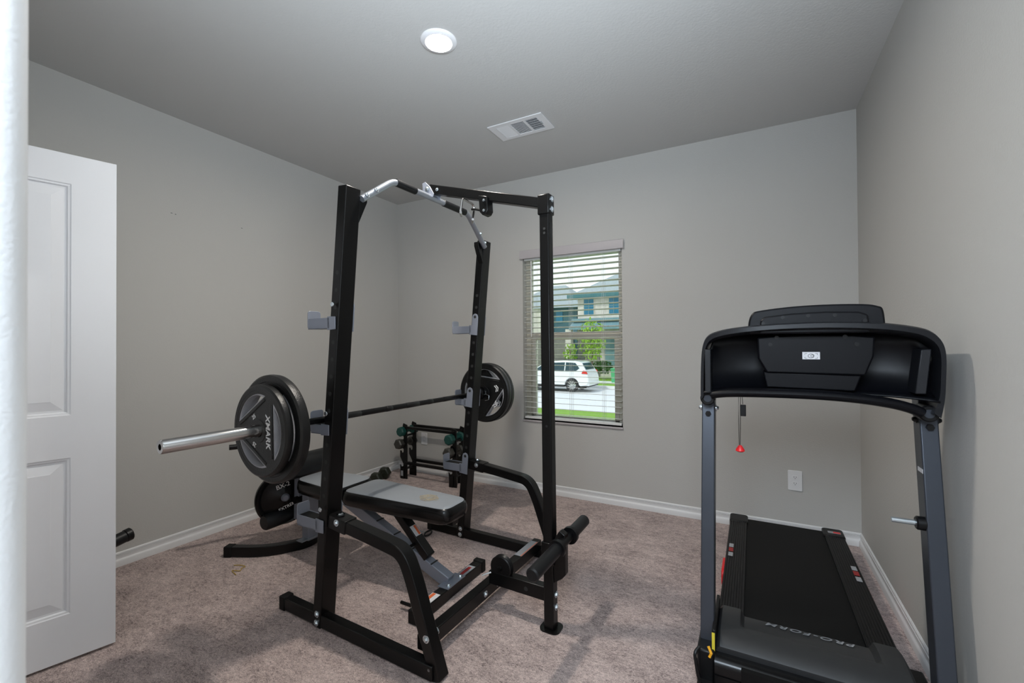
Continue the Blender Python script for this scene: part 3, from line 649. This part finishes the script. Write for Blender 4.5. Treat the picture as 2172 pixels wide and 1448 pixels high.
B().tube([P(0.700, -1.622, 0.600), P(0.600, -1.80, 0.668), P(0.520, -1.975, 0.672)], 0.016, 12).build('hand_grip', 'black_plastic', bn)
# round moulded plate on the lever peg
wp = thing('weight_plate', 'glossy black plate low on the bench leg lever by the left wall', 'weight plate', (0.618, -1.690, 0.312), math.radians(-22))
B().lathe([(0, -0.016), (0.145, -0.018), (0.158, -0.022), (0.168, -0.012), (0.170, 0.0), (0.168, 0.014), (0.158, 0.024), (0.146, 0.020), (0.135, 0.010), (0.055, 0.012), (0.040, 0.020), (0, 0.020)], (0,0,0), (1, 0, 0), 56).build('plate_body', 'gloss_black', wp)
B().lathe([(0, 0.030), (0.016, 0.028), (0.024, 0.020), (0.026, 0.012)], (0.006,0,0), (1, 0, 0), 24).build('hub_cap', 'silver', wp)
text('BX-2', 0.038, 'raised_lettering', 'mark', wp, axes((0.0135, -0.012, 0.075), (0, 1, 0.25), (0, -0.25, 1), (1, 0, 0)))
text('EXTREME', 0.026, 'raised_lettering', 'mark', wp, axes((0.0135, 0.018, -0.058), (0, 1, 0.35), (0, -0.35, 1), (1, 0, 0)))

# ------------------------------------------------------------------ dumbbell rack in the corner
dr = thing('dumbbell_rack', 'black two-tower dumbbell rack standing in the back corner', 'dumbbell rack', (0.60, -0.19, 0))
def tower(x, y, name):
    ol = [(-0.052, 0.0), (0.026, 0.0), (0.026, 0.512), (-0.018, 0.525), (-0.026, 0.500), (-0.016, 0.485), (-0.040, 0.470), (-0.046, 0.440), (-0.012, 0.395), (-0.014, 0.375),
          (-0.034, 0.365), (-0.046, 0.335), (-0.014, 0.275), (-0.016, 0.250), (-0.040, 0.240), (-0.050, 0.262), (-0.058, 0.262), (-0.058, 0.205), (-0.018, 0.140), (-0.020, 0.118), (-0.046, 0.108), (-0.058, 0.125)]
    pass
    return curve_mesh([ol], 0.004, 0.001, name, 'black', dr, axes((x, y, 0), (1,0,0), (0,0,1), (0,-1,0)))
for x in (-0.285, 0.290):
    for y in (-0.058, 0.068): tower(x, y, 'hook_plate')
    B().box((x-0.050, -0.072, 0.0), (x-0.004, -0.048, 0.10)).build('foot', 'black', dr, bevel=0.003)
    for a, b, c in ((0.020, 0.085, 0.10), (0.006, 0.400, 0.418)): B().box((x-a, -0.060, b), (x+0.008, 0.070, c)).build('tower_spacer', 'black', dr, bevel=0.002)
for z in (0.487, 0.152):
    for y in (-0.058, 0.068): B().bar([(-0.282, y, z), (0.298, y, z)], 0.022, 0.026).build('cross_rail', 'black', dr, bevel=0.002)
decal(dr, (-0.312, -0.0725, 0.052), (1,0,0), (0,0,1), (0,-1,0), 0.026, 0.050, 'product_label', 'label_grey')
def dumbbell(name, label, loc, r, hl, mt, hx=True, rot=0, group=None):
    o = thing(name, label, 'dumbbell', loc, rot, group)
    for s in (-1, 1):
        a = s*0.055; seg = 6 if hx else 8
        B().lathe([(0, a), (r*0.80, a), (r, a+s*0.010), (r, a+s*(hl-0.012)), (r*0.78, a+s*hl), (0, a+s*hl)], (0,0,0), (0,1,0), seg).build('hex_head', mt, o, bevel=0.004, smooth=True, angle=25)
        B().cyl((0, a+s*hl, 0), (0, s, 0), r*0.35, 0.0008, 20).build('weight_badge', 'mark' if False else mt, o)
    B().lathe([(0.013, -0.060), (0.017, -0.02), (0.0175, 0.0), (0.017, 0.02), (0.013, 0.060)], (0,0,0), (0,1,0), 18).build('handle', mt, o)
    return o
dumbbell('dumbbell', 'teal dumbbell on the top hook of the left rack tower', (0.292, -0.185, 0.450), 0.046, 0.065, 'teal', False)
dumbbell('dumbbell', 'grey hex dumbbell below the teal one on the left rack tower', (0.268, -0.185, 0.330), 0.050, 0.070, 'grey_iron')
dumbbell('dumbbell', 'teal dumbbell on the top hook of the right rack tower', (0.872, -0.200, 0.432), 0.048, 0.068, 'teal', False)
dumbbell('dumbbell', 'grey hex dumbbell below the teal one on the right rack tower', (0.862, -0.200, 0.310), 0.052, 0.072, 'grey_iron')
dumbbell('dumbbell', 'dark green hex dumbbell lying on the carpet by the back corner', (0.165, -0.42, 0.052), 0.060, 0.075, 'olive_iron', True, math.radians(20))

# ------------------------------------------------------------------ small things on the carpet, machine behind the door
ch = thing('carabiner', 'small black carabiner with a short chain on the carpet by the far rail', 'clip', (1.290, -1.135, 0.008))
B().tube([(0.020*math.cos(t)+0.03, 0.030*math.sin(t), 0.004+0.006*math.sin(t)) for t in [i*PI/10 for i in range(20)]], 0.006, 8, closed=True).build('hook', 'black', ch)
lk = B()
for i in range(4):
    lk.tube([(-0.010-0.018*i+0.010*math.cos(t), 0.006*math.sin(t)*(1 if i % 2 else 0.3), 0.004+0.005*math.sin(t)*(0.3 if i % 2 else 1)) for t in [k*PI/5 for k in range(10)]], 0.0018, 6, closed=True)
lk.build('chain', 'zinc', ch)
th = B().tube(fillet([(0.595, -1.990, 0.004), (0.634, -1.970, 0.006), (0.675, -1.967, 0.005), (0.668, -1.990, 0.006), (0.700, -2.010, 0.004), (0.640, -2.030, 0.005), (0.715, -2.046, 0.004)], 0.02, 4), 0.0022, 6).build('loose_thread', 'yellow_thread')
tag(th, 'loose yellow thread lying on the carpet left of the rack', 'thread')
gm = thing('exercise_bar_stand', 'black exercise stand mostly hidden behind the open door', 'exercise stand', (0.42, -2.60, 0))
B().bar([(0.0, 0.0, 0.02), (0.0, 0.0, 0.72)], 0.05, 0.05, up=(0, 1, 0)).build('post', 'black', gm, bevel=0.004)
B().bar([(-0.02, -0.22, 0.025), (-0.02, 0.06, 0.025)], 0.05, 0.05).build('foot', 'black', gm, bevel=0.004)
B().cyl((0, -0.02, 0.262), (-0.10, 0.98, 0.17), 0.030, 0.215, 24).build('padded_arm', 'foam', gm)
B().cyl((-0.0195, 0.175, 0.2965), (-0.10, 0.98, 0.17), 0.0325, 0.030, 24, 0.004).build('arm_cap', 'black_plastic', gm)
B().box((-0.012, -0.02, 0.668), (0.012, 0.052, 0.700)).build('stop', 'black', gm, bevel=0.003)

# ------------------------------------------------------------------ treadmill
tm = thing('treadmill', 'black folding treadmill facing the camera along the right wall', 'treadmill', (3.40, -1.0, 0))
def Q(x, y, z): return (x-3.40, y+1.0, z)
B().box(Q(3.115, -1.72, 0.035), Q(3.690, -0.27, 0.125)).build('deck_frame', 'black_plastic', tm, bevel=0.01)
B().prism([(-0.245, 0.085), (-0.232, 0.110), (-0.245, 0.140), (-1.75, 0.140), (-1.75, 0.09)], lambda u, v, k: Q(3.195+k*0.405, u, v)).build('running_belt', 'belt', tm)
for x0, x1, s in ((3.105, 3.198, -1), (3.598, 3.692, 1)):
    pr = [(x0, 0.06), (x1, 0.06), (x1, 0.150)]
    n = 9
    for i in range(n): 
        xa = x1 + (x0-x1)*(i+0.15)/n; xb = x1 + (x0-x1)*(i+0.55)/n
        pr += [(xa, 0.152), (xb, 0.152), (xb, 0.1495), (x1 + (x0-x1)*(i+1)/n, 0.1495)]
    pr += [(x0, 0.146)]
    rl = B().prism(pr, lambda u, v, k: Q(u, -1.55+k*1.28, v)).build('foot_rail', 'black_plastic', tm, smooth=False)
    ec = B().prism(rrect(x0-0.004, -0.345, x1+0.006, -0.215, 0.018), lambda u, v, k: Q(u, v, 0.03+0.126*k)).build('rear_end_cap', 'black_plastic', tm, bevel=0.008)
    xm = x0+0.022 if s < 0 else x1-0.022
    for yy, c in ((-0.735, 'label_grey'), (-0.79, 'dark_red'), (-0.85, 'label_grey')): decal(rl, Q(xm, yy, 0.1524), (1,0,0), (0,1,0), (0,0,1), 0.022, 0.046, 'rail_decal', c)
    B().prism(rrect(-0.98, 0.03, -0.80, 0.115, 0.03), lambda u, v, k, s=s, x0=x0, x1=x1: Q((x0-0.016 if s < 0 else x1)+0.016*k, u, v)).build('side_cushion', 'red', tm, bevel=0.004)
decal(ec, Q(3.650, -0.285, 0.1565), (1,0,0), (0,1,0), (0,0,1), 0.062, 0.030, 'end_cap_badge', 'label_grey'); decal(ec, Q(3.662, -0.285, 0.157), (1,0,0), (0,1,0), (0,0,1), 0.034, 0.022, 'end_cap_badge', 'red')
# motor hood
hp = [(-1.415, 0.10), (-1.415, 0.160), (-1.437, 0.186), (-1.49, 0.199), (-1.53, 0.2015), (-1.558, 0.202), (-1.566, 0.202), (-1.588, 0.2015), (-1.594, 0.2012), (-1.64, 0.195), (-1.675, 0.182), (-1.690, 0.166), (-1.692, 0.150), (-1.680, 0.10), (-1.415, 0.01)]
hood = B()
def hoodz(x, y, z):
    t = abs((x-3.400)/0.283); sc = max(0.0, min(1.0, (0.755-t)/0.06)); sc = sc*sc*(3-2*sc)
    return z - sc*0.026*max(0.0, min(1.0, (z-0.12)/0.05))*max(0.0, min(1.0, (y+1.590)/0.030))
nx = 90; vs = []; fs = []; k = len(hp)
for i in range(nx+1):
    x = 3.112+0.576*i/nx; t = abs(i/nx-0.5)*2; dr_ = max(0, (t-0.95)/0.05)**2*0.018
    vs += [Q(x, u, max(0.008, hoodz(x, u, v)-(dr_ if v > 0.11 else 0))) for u, v in hp]
for i in range(nx):
    for q in range(k): fs.append((i*k+q, i*k+(q+1) % k, (i+1)*k+(q+1) % k, (i+1)*k+q))
fs += [list(range(k)), list(range(nx*k, (nx+1)*k))[::-1]]
hd_ = hood.add(vs, fs).build('motor_hood', 'hood', tm, angle=28)
lwp = [(-1.60, 0.02), (-1.60, 0.148), (-1.705, 0.148), (-1.722, 0.145), (-1.734, 0.136), (-1.739, 0.122), (-1.742, 0.098), (-1.739, 0.0965), (-1.739, 0.0945), (-1.744, 0.093), (-1.750, 0.02)]
B().prism(lwp, lambda u, v, k: Q(3.110+0.580*k, u, v)).build('lower_hood', 'gloss_black', tm, angle=50)
text('PRO-FORM', 0.048, 'hood_lettering', 'label_grey', hd_, axes(Q(3.420, -1.466, 0.1705), (-1, 0, 0), (0, -0.97, 0.23), (0, 0.23, 0.97)), extrude=0.0003, spacing=1.25, shear=0.3)
# uprights
for x, name in ((3.080, 'left'), (3.754, 'right')):
    up = B().bar([Q(x, -1.640, 0.02), Q(x, -1.440, 1.20)], 0.048, 0.072, up=(0, 1, 0)).build('console_upright', 'tread_grey', tm, bevel=0.004)
    bz = 1.005
    for s in (-1, 1): bolt(up, Q(x+s*0.026, -1.485, bz), (s, 0, 0), 0.010, 0.012, 'zinc' if x < 3.4 else 'black')
    B().cyl(Q(x, -1.516, 0.985), (0, -1, 0), 0.011, 0.010, 6).build('knob', 'black_plastic', up)
    B().box(Q(x-0.030, -1.72, 0.0), Q(x+0.030, -1.575, 0.155)).build('base_cover', 'black_plastic', up, bevel=0.008)
    B().box(Q(x-0.028, -1.95, 0.0), Q(x+0.028, -1.30, 0.05)).build('base_foot', 'black_plastic', up, bevel=0.006)
lp = B().box(Q(3.100, -1.70, 0.05), Q(3.112, -1.44, 0.225)).build('hinge_plate', 'black_plastic', tm, bevel=0.003)
decal(lp, Q(3.1045, -1.7004, 0.165), (1,0,0), (0,0,1), (0,-1,0), 0.010, 0.10, 'warning_label', 'label_yellow'); decal(lp, Q(3.0992, -1.62, 0.165), (0,1,0), (0,0,1), (-1,0,0), 0.06, 0.09, 'warning_label', 'label_yellow')
B().tube(fillet([Q(3.060, -1.725, 0.165), Q(3.045, -1.745, 0.150), Q(3.060, -1.755, 0.06), Q(3.10, -1.76, 0.01)], 0.03), 0.006, 8).build('power_cable', 'black_plastic', tm)
B().tube([Q(3.090, -1.728, 0.178), Q(3.100, -1.735, 0.160), Q(3.094, -1.735, 0.145)], 0.005, 8).build('cable_sleeve', 'orange_plug', tm)
lk_ = B().cyl(Q(3.730, -1.545, 0.672), (-1, 0, 0), 0.009, 0.085, 12).build('storage_latch', 'zinc', tm)
B().cyl(Q(3.735, -1.545, 0.672), (-1, 0, 0), 0.022, 0.028, 20, 0.004).build('latch_collar', 'black_plastic', lk_)
decal(tm, Q(3.7295, -1.512, 0.84), (0,1,0), (0,0,1), (-1,0,0), 0.05, 0.014, 'upright_label', 'label_white')
# console shell: front lip, concave back, end cheeks, lower lip
YL = -1.655
lip_o = [(3.060, 1.050), (3.0605, 1.12), (3.063, 1.20), (3.069, 1.258), (3.086, 1.294), (3.122, 1.312), (3.186, 1.324), (3.30, 1.333), (3.456, 1.3365), (3.60, 1.330), (3.70, 1.314), (3.742, 1.296), (3.766, 1.265), (3.774, 1.22), (3.772, 1.14), (3.768, 1.085), (3.758, 1.030)]
lip_i = [(3.071, 1.058), (3.0715, 1.12), (3.074, 1.20), (3.081, 1.250), (3.098, 1.276), (3.132, 1.291), (3.20, 1.303), (3.31, 1.312), (3.456, 1.3145), (3.60, 1.307), (3.69, 1.292), (3.728, 1.276), (3.752, 1.252), (3.761, 1.214), (3.759, 1.14), (3.755, 1.09), (3.740, 1.040)]
def smooth_line(P, n=5):
    out = []
    for i in range(len(P)-1):
        p0 = P[max(i-1, 0)]; p1 = P[i]; p2 = P[i+1]; p3 = P[min(i+2, len(P)-1)]
        for k in range(n):
            t = k/n; out.append(tuple(0.5*(2*b+(c-a)*t+(2*a-5*b+4*c-d)*t*t+(3*b-a-3*c+d)*t**3) for a, b, c, d in zip(p0, p1, p2, p3)))
    return out + [P[-1]]
lip_o = smooth_line(lip_o); lip_i = smooth_line(lip_i)
cs = B(); vs = []; fs = []
def yl(x): return YL + 0.055*(abs(x-3.42)/0.35)**3
n = len(lip_o)
for (xo, zo), (xi, zi) in zip(lip_o, lip_i):
    y = yl(xo); vs += [Q(xo, y+0.20, zo-0.004), Q(xo, y+0.012, zo+0.002), Q(xo, y, zo-0.003), Q(xi, y-0.004, zi+0.004), Q(xi, y+0.004, zi), Q(xi, y+0.19, zi-0.006)]
for i in range(n-1):
    for q in range(5): fs.append((i*6+q, i*6+q+1, (i+1)*6+q+1, (i+1)*6+q))
    fs.append((i*6+5, i*6, (i+1)*6, (i+1)*6+5))
shell = cs.add(vs, fs).build('console_shell', 'console_lip', tm, angle=40)
# inner back wall (curved in plan), lower lip
bk = B(); vs = []; fs = []; cols = 24
rows = [(1.315, -1.470), (1.26, -1.455), (1.18, -1.450), (1.115, -1.475), (1.098, -1.520), (1.092, -1.560)]
for i in range(cols+1):
    x = 3.073+0.682*i/cols; e = (abs(x-3.42)/0.345)**4
    zt = 1.0
    for (xa, za), (xb, zb) in zip(lip_i[:-1], lip_i[1:]):
        if xa <= x <= xb: zt = max(zt, za+(zb-za)*(x-xa)/(xb-xa))
    zt = max(zt, 1.12) - 0.004
    for z, y in rows: vs.append(Q(x, y-0.06*e, min(z-0.012*e, zt-(1.315-z)*0.2)))
k = len(rows)
for i in range(cols):
    for q in range(k-1): fs.append((i*k+q, i*k+q+1, (i+1)*k+q+1, (i+1)*k+q))
o_ = bk.add(vs, fs).build('console_back', 'console', tm, angle=60)
so = o_.modifiers.new('thick', 'SOLIDIFY'); so.thickness = 0.006; so.offset = 1
lw = [(3.100, 1.070), (3.15, 1.078), (3.22, 1.083), (3.34, 1.086), (3.46, 1.085), (3.56, 1.078), (3.64, 1.066), (3.69, 1.052), (3.715, 1.040)]
B().sweep([Q(x, -1.575-0.03*(1-((x-3.41)/0.33)**2), z) for x, z in smooth_line(lw)], [(0.030*math.cos(2*PI*i/14), 0.017*math.sin(2*PI*i/14)) for i in range(14)]).build('lower_lip', 'console', tm)
B().box(Q(3.076, -1.605, 1.075), Q(3.098, -1.50, 1.245)).build('upright_cover', 'console_lip', tm, bevel=0.003)
B().prism([(3.742, 1.245), (3.716, 1.243), (3.700, 1.10), (3.728, 1.10)], lambda u, v, k: Q(u, -1.50-0.09*k, v)).build('upright_cover', 'console_lip', tm, bevel=0.003)
for x, z in ((3.083, 1.052), (3.738, 1.036)):
    pv = B().cyl(Q(x, -1.50, z), (0, -1, 0), 0.027, 0.075, 28, 0.004).build('pivot_joint', 'black_plastic', tm); B().cyl(Q(x, -1.575, z), (0, -1, 0), 0.014, 0.002, 20).build('pivot_cap', 'tread_grey', pv)
cb = B().prism([(3.255, 1.288), (3.30, 1.2935), (3.42, 1.296), (3.54, 1.294), (3.602, 1.287), (3.598, 1.22), (3.575, 1.155), (3.285, 1.158), (3.258, 1.21)], lambda u, v, k: Q(u, -1.46-0.125*k, v)).build('control_housing', 'console', tm, bevel=0.006)
B().prism([(3.275, 1.16), (3.565, 1.155), (3.548, 1.100), (3.285, 1.104)], lambda u, v, k: Q(u, -1.46-0.115*k, v)).build('lower_housing', 'console', tm, bevel=0.004)
for x, z in ((3.298, 1.262), (3.552, 1.262), (3.318, 1.288), (3.520, 1.288)): B().cyl(Q(x, -1.5845, z), (0, -1, 0), 0.007, 0.002, 16).build('screw', 'black_plastic', cb)
lb = decal(cb, Q(3.422, -1.5858, 1.222), (1,0,0), (0,0,1), (0,-1,0), 0.052, 0.026, 'rating_label', 'label_white')
lg = B().tube([Q(3.422+0.009*math.cos(t), -1.5866, 1.221+0.007*math.sin(t)) for t in [i*PI/8 for i in range(16)]], 0.0006, 4, closed=True)
lg.tube([Q(3.425+0.004*math.cos(t), -1.5866, 1.221+0.004*math.sin(t)) for t in [i*PI/8 for i in range(16)]], 0.0006, 4, closed=True)
for sx in (-1, 1):
    for sz in (-1, 1): lg.tube([Q(3.422+sx*0.012, -1.5866, 1.221+sz*0.009), Q(3.422+sx*0.018, -1.5866, 1.221+sz*0.009), Q(3.422+sx*0.018, -1.5866, 1.221+sz*0.004)], 0.0006, 4)
lg.build('label_print', 'slot', lb)
# display hump
hm = [(3.226, 1.30), (3.228, 1.345), (3.240, 1.376), (3.265, 1.386), (3.36, 1.396), (3.46, 1.399), (3.56, 1.396), (3.602, 1.388), (3.618, 1.372), (3.624, 1.30)]
hm = smooth_line(hm); hin = [(3.262, 1.30), (3.266, 1.350), (3.280, 1.362), (3.36, 1.371), (3.46, 1.374), (3.55, 1.370), (3.575, 1.360), (3.580, 1.30)]
B().prism(hm, lambda u, v, k: Q(u, -1.62+0.06*k+ (0.0 if k else 0.0), v)).build('display_hump', 'console', tm, bevel=0.008)
hin = [(3.262, 1.30), (3.266, 1.350), (3.280, 1.362), (3.36, 1.371), (3.46, 1.374), (3.55, 1.370), (3.575, 1.360), (3.580, 1.30)]
ib = B().prism(hin, lambda u, v, k: Q(u, -1.60-0.038*k, v)).build('display_back', 'console', tm, bevel=0.006)
for x, z in ((3.335, 1.358), (3.41, 1.361), (3.485, 1.360), (3.275, 1.338), (3.565, 1.340)): B().cyl(Q(x, -1.6385, z), (0, -1, 0), 0.006, 0.0015, 14).build('screw', 'black_plastic', ib)
# safety key on its cord
kc = thing('safety_key', 'red and black safety key clip hanging on a cord under the treadmill console', 'safety key', (3.192, -1.565, 1.075))
B().tube([(0.000, 0, 0), (-0.001, 0, -0.10), (0.0, 0, -0.196)], 0.0011, 6).tube([(0.006, 0, 0), (0.005, 0, -0.10), (0.003, 0, -0.196)], 0.0011, 6).build('cord', 'black_plastic', kc)
B().lathe([(0, -0.196), (0.005, -0.197), (0.015, -0.212), (0.016, -0.218), (0.010, -0.222), (0, -0.222)], (0.003, 0, 0), (0, 0, 1), 20).build('clip', 'red', kc)
B().tube([(0.006, 0, 0), (0.012, 0, -0.008), (0.013, 0, -0.04)], 0.0011, 6).build('key_loop', 'black_plastic', kc)
B().box((0.004, -0.006, -0.085), (0.024, 0.006, -0.042)).build('key', 'black_plastic', kc, bevel=0.002)

# ------------------------------------------------------------------ outside: lawn, street, car, houses, trees
GZ = -1.30
struct(B().add([(-60, 0.16, -0.25), (60, 0.16, -0.25), (60, 7.0, -0.9), (-60, 7.0, -0.9), (60, 13.0, GZ), (-60, 13.0, GZ)], [(0,1,2,3), (3,2,4,5)]).build('front_lawn', 'grass', smooth=False))
struct(B().box((-60, 13.0, GZ-0.1), (60, 22.2, GZ-0.02)).build('street', 'road', smooth=False))
struct(B().box((-60, 22.2, GZ-0.1), (60, 22.5, GZ+0.12)).build('kerb', 'road', smooth=False))
struct(B().box((-60, 22.5, GZ-0.1), (60, 60, GZ+0.10)).build('far_lawn', 'grass', smooth=False))
struct(B().box((-60, 24.6, GZ), (60, 25.8, GZ+0.12)).build('sidewalk', 'road', smooth=False))
# white SUV seen from its rear quarter, nose to the left
cv = thing('car', 'white sport utility car parked across the street', 'car', (-6.95, 20.3, GZ))
def body_sec(x):
    """half width, belt z etc. -> list of (y, z) from sill to roof"""
    return None
side = [(-2.42, 0.42), (-2.40, 0.75), (-2.30, 0.92), (-1.40, 1.04), (-0.98, 1.10), (-0.28, 1.56), (0.10, 1.66), (0.9, 1.71), (1.60, 1.69), (1.95, 1.62), (2.22, 1.20), (2.32, 1.05), (2.40, 0.80), (2.42, 0.50), (2.30, 0.36), (1.95, 0.32)]
rear_arch = [(1.45+0.40*math.cos(t), 0.36+0.40*math.sin(t)) for t in [math.radians(a) for a in range(0, 181, 15)]]
front_arch = [(-1.42+0.40*math.cos(t), 0.36+0.40*math.sin(t)) for t in [math.radians(a) for a in range(0, 181, 15)]]
prof = side + rear_arch + front_arch + [(-2.2, 0.32)]
def carpt(u, v, k):
    w = 0.93 if v < 1.08 else 0.93-0.20*min(1, (v-1.08)/0.63)
    return (u, (-w if k == 0 else w), v)
body = B().prism(prof, carpt).build('body', 'car_white', cv, bevel=0.05, seg=3)
def sideglass(pts, name='side_window'):
    g = B()
    for s in (-1, 1): g.add([(x, s*(0.935-0.20*(z-1.08)/0.63)+s*0.004, z) for x, z in pts], [list(range(len(pts)))])
    o = g.build(name, 'car_glass', cv, smooth=False); m = o.modifiers.new('t', 'SOLIDIFY'); m.thickness = 0.01
sideglass([(-0.86, 1.12), (-0.28, 1.50), (0.02, 1.58), (0.02, 1.12)]); sideglass([(0.10, 1.12), (0.10, 1.58), (1.0, 1.61), (1.0, 1.12)]); sideglass([(1.07, 1.12), (1.07, 1.61), (1.62, 1.58), (1.88, 1.30), (1.70, 1.16)])
B().add([(2.005, -0.66, 1.575), (2.005, 0.66, 1.575), (2.215, 0.72, 1.225), (2.215, -0.72, 1.225)], [(0,1,2,3)]).build('rear_window', 'car_glass', cv, smooth=False)
for s in (-1, 1):
    B().prism([(2.02, 1.02), (2.36, 1.00), (2.28, 1.16), (2.12, 1.18)], lambda u, v, k, s=s: (u, s*(0.88+0.065*k), v)).build('tail_light', 'tail', cv)
    for x in (-1.42, 1.45):
        w = B().lathe([(0.24, -0.10), (0.34, -0.11), (0.365, -0.08), (0.365, 0.08), (0.34, 0.11), (0.24, 0.10)], (x, s*0.82, 0.365), (0, 1, 0), 36).build('wheel', 'tyre', cv)
        rim = B().lathe([(0.25, -0.02), (0.24, -0.06), (0.22, -0.02)], (x, s*0.86, 0.365), (0, -s, 0), 30)
        for i in range(10):
            t = 2*PI*i/10; rim.bar([(x, s*0.915, 0.365), (x+0.24*math.cos(t), s*0.90, 0.365+0.24*math.sin(t))], 0.03, 0.035, up=(0, 1, 0))
        rim.build('wheel_rim', 'alloy', w)
B().box((1.95, -0.90, 0.34), (2.44, 0.90, 0.60)).build('rear_bumper', 'car_white', cv, bevel=0.05)
B().box((1.95, -0.86, 0.28), (2.40, 0.86, 0.40)).build('bumper_trim', 'tyre', cv, bevel=0.03)
B().box((-0.95, -0.935, 0.26), (0.98, 0.935, 0.36)).build('sill_trim', 'tyre', cv, bevel=0.02)
for s in (-1, 1): B().tube([(-0.2, s*0.66, 1.74), (1.6, s*0.66, 1.755)], 0.018, 8).build('roof_rail', 'tyre', cv)
# house on the right: pale brick upper storey with blue windows over a porch
hr = thing('house', 'pale brick two storey house with two blue upper windows across the street', 'house', (-5, 30, GZ))
B().box((-4.0, 0.0, 0), (8, 9, 6.45)).build('upper_wall', 'brick', hr, smooth=False)
B().add([(-4.7, -0.5, 6.45), (8.7, -0.5, 6.45), (8.7, 9.5, 6.45), (-4.7, 9.5, 6.45), (-0.5, 4.5, 9.3), (4.5, 4.5, 9.3)], [(0,1,5,4), (1,2,5), (2,3,4,5), (3,0,4), (3,2,1,0)]).build('roof', 'roof', hr, smooth=False)
B().box((-4.7, -0.55, 6.28), (8.7, -0.35, 6.55)).build('eave', 'eave', hr, smooth=False)
B().box((-4.2, -0.9, 4.45), (8, 0.0, 4.62)).add([(-4.2, -1.5, 3.95), (8, -1.5, 3.95), (8, 0, 4.62), (-4.2, 0, 4.62)], [(0,1,2,3)]).box((-4.2, -1.5, 3.75), (8, -1.4, 3.95)).build('porch_roof', 'siding', hr, smooth=False)
for x0, x1 in ((-3.46, -2.68), (-1.44, -0.70), (1.2, 2.0)):
    w = B().box((x0-0.08, -0.05, 4.92), (x1+0.08, 0.02, 6.28)).build('window', 'vinyl_frame', hr, smooth=False)
    B().box((x0, -0.07, 4.98), (x1, -0.04, 6.22)).build('pane', 'blue_glass', w, smooth=False)
    mb = B().box(((x0+x1)/2-0.02, -0.09, 4.98), ((x0+x1)/2+0.02, -0.06, 6.22)).box((x0, -0.09, 5.58), (x1, -0.06, 5.62)); mb.build('muntins', 'siding', w, smooth=False)
B().box((-4.5, -1.45, 0), (-4.05, -1.0, 3.8)).build('porch_column', 'brick', hr, smooth=False)
B().box((-4.0, -0.06, 0), (-2.2, 0.0, 3.75)).build('entry_wall', 'stone', hr, smooth=False)
B().box((-1.78, -0.12, 1.0), (-0.95, -0.02, 3.1)).build('front_door', 'siding', hr, smooth=False)
B().box((-0.9, -0.3, 0), (0.3, -0.02, 3.75)).build('pier', 'brick', hr, smooth=False)
# house on the left: darker, set back
hl_ = thing('house', 'dark blue house with a pale gable, left of the brick house', 'house', (-12, 34, GZ))
B().box((-6, 0, 0), (1.45, 8, 6.1)).build('wall', 'house_dark', hl_, smooth=False)
B().add([(-6.8, -0.6, 6.0), (2.0, -0.6, 5.95), (2.0, 8.5, 5.95), (-6.8, 8.5, 6.0), (-2.6, 4, 8.6), (-1.2, 4, 8.6)], [(0,1,5,4), (1,2,5), (2,3,4,5), (3,0,4), (3,2,1,0)]).build('roof', 'roof', hl_, smooth=False)
B().box((-3.6, -0.35, 0), (-0.9, 0, 6.0)).build('brick_bay', 'brick', hl_, smooth=False)
B().box((-0.55, -0.05, 4.6), (0.1, 0.0, 5.7)).build('window', 'blue_glass', hl_, smooth=False)
B().box((-2.0, -0.9, 0), (1.1, 0, 3.3)).build('ground_floor', 'stone', hl_, smooth=False)
# trees and a bin on the far lawn
def tree(label, x, y, h, r, n, mt, tr=0.06):
    t = thing('tree' if h > 2 else 'shrub', label, 'tree' if h > 2 else 'shrub', (x, y, GZ+0.1))
    if h > 2: B().tube([(0, 0, -0.1), (0.05, 0, h*0.5), (0, 0.02, h*0.85)], tr, 8).build('trunk', 'bark', t)
    l = B()
    for i in range(n):
        a, c, q = random.uniform(0, 2*PI), random.uniform(-1, 1), random.random()**0.4
        p = Vector((r*q*math.sqrt(1-c*c)*math.cos(a), r*q*math.sqrt(1-c*c)*math.sin(a), h*0.66+h*0.36*q*c)); s = random.uniform(0.08, 0.17)
        e = Euler((random.uniform(0, 6), random.uniform(0, 6), random.uniform(0, 6))).to_matrix()
        l.add([p+e @ Vector(v)*s for v in ((-1,0,0),(0,-0.45,0.1),(1,0,0),(0,0.45,0.1))], [(0,1,2,3)])
    l.build('foliage', mt, t, smooth=False); return t
tree('young yellow green tree on the lawn before the brick house', -6.75, 26.6, 4.3, 1.05, 620, 'leaf')
tree('small yellow green tree left of the larger young tree', -8.7, 27.5, 2.6, 0.55, 260, 'leaf')
tree('low dark shrub under the young tree by the brick house', -6.35, 27.9, 1.3, 0.75, 380, 'dark_leaf')
gb = thing('wheeled_bin', 'green wheeled bin on the far lawn by the house', 'bin', (-4.55, 25.2, GZ+0.1))
B().prism([(-0.30, 0), (0.30, 0), (0.36, 0.85), (-0.36, 0.85)], lambda u, v, k: (u, -0.3+0.6*k, v)).build('bin_body', 'bin', gb)
B().box((-0.38, -0.34, 0.85), (0.38, 0.34, 0.93)).build('bin_lid', 'bin', gb, bevel=0.02)
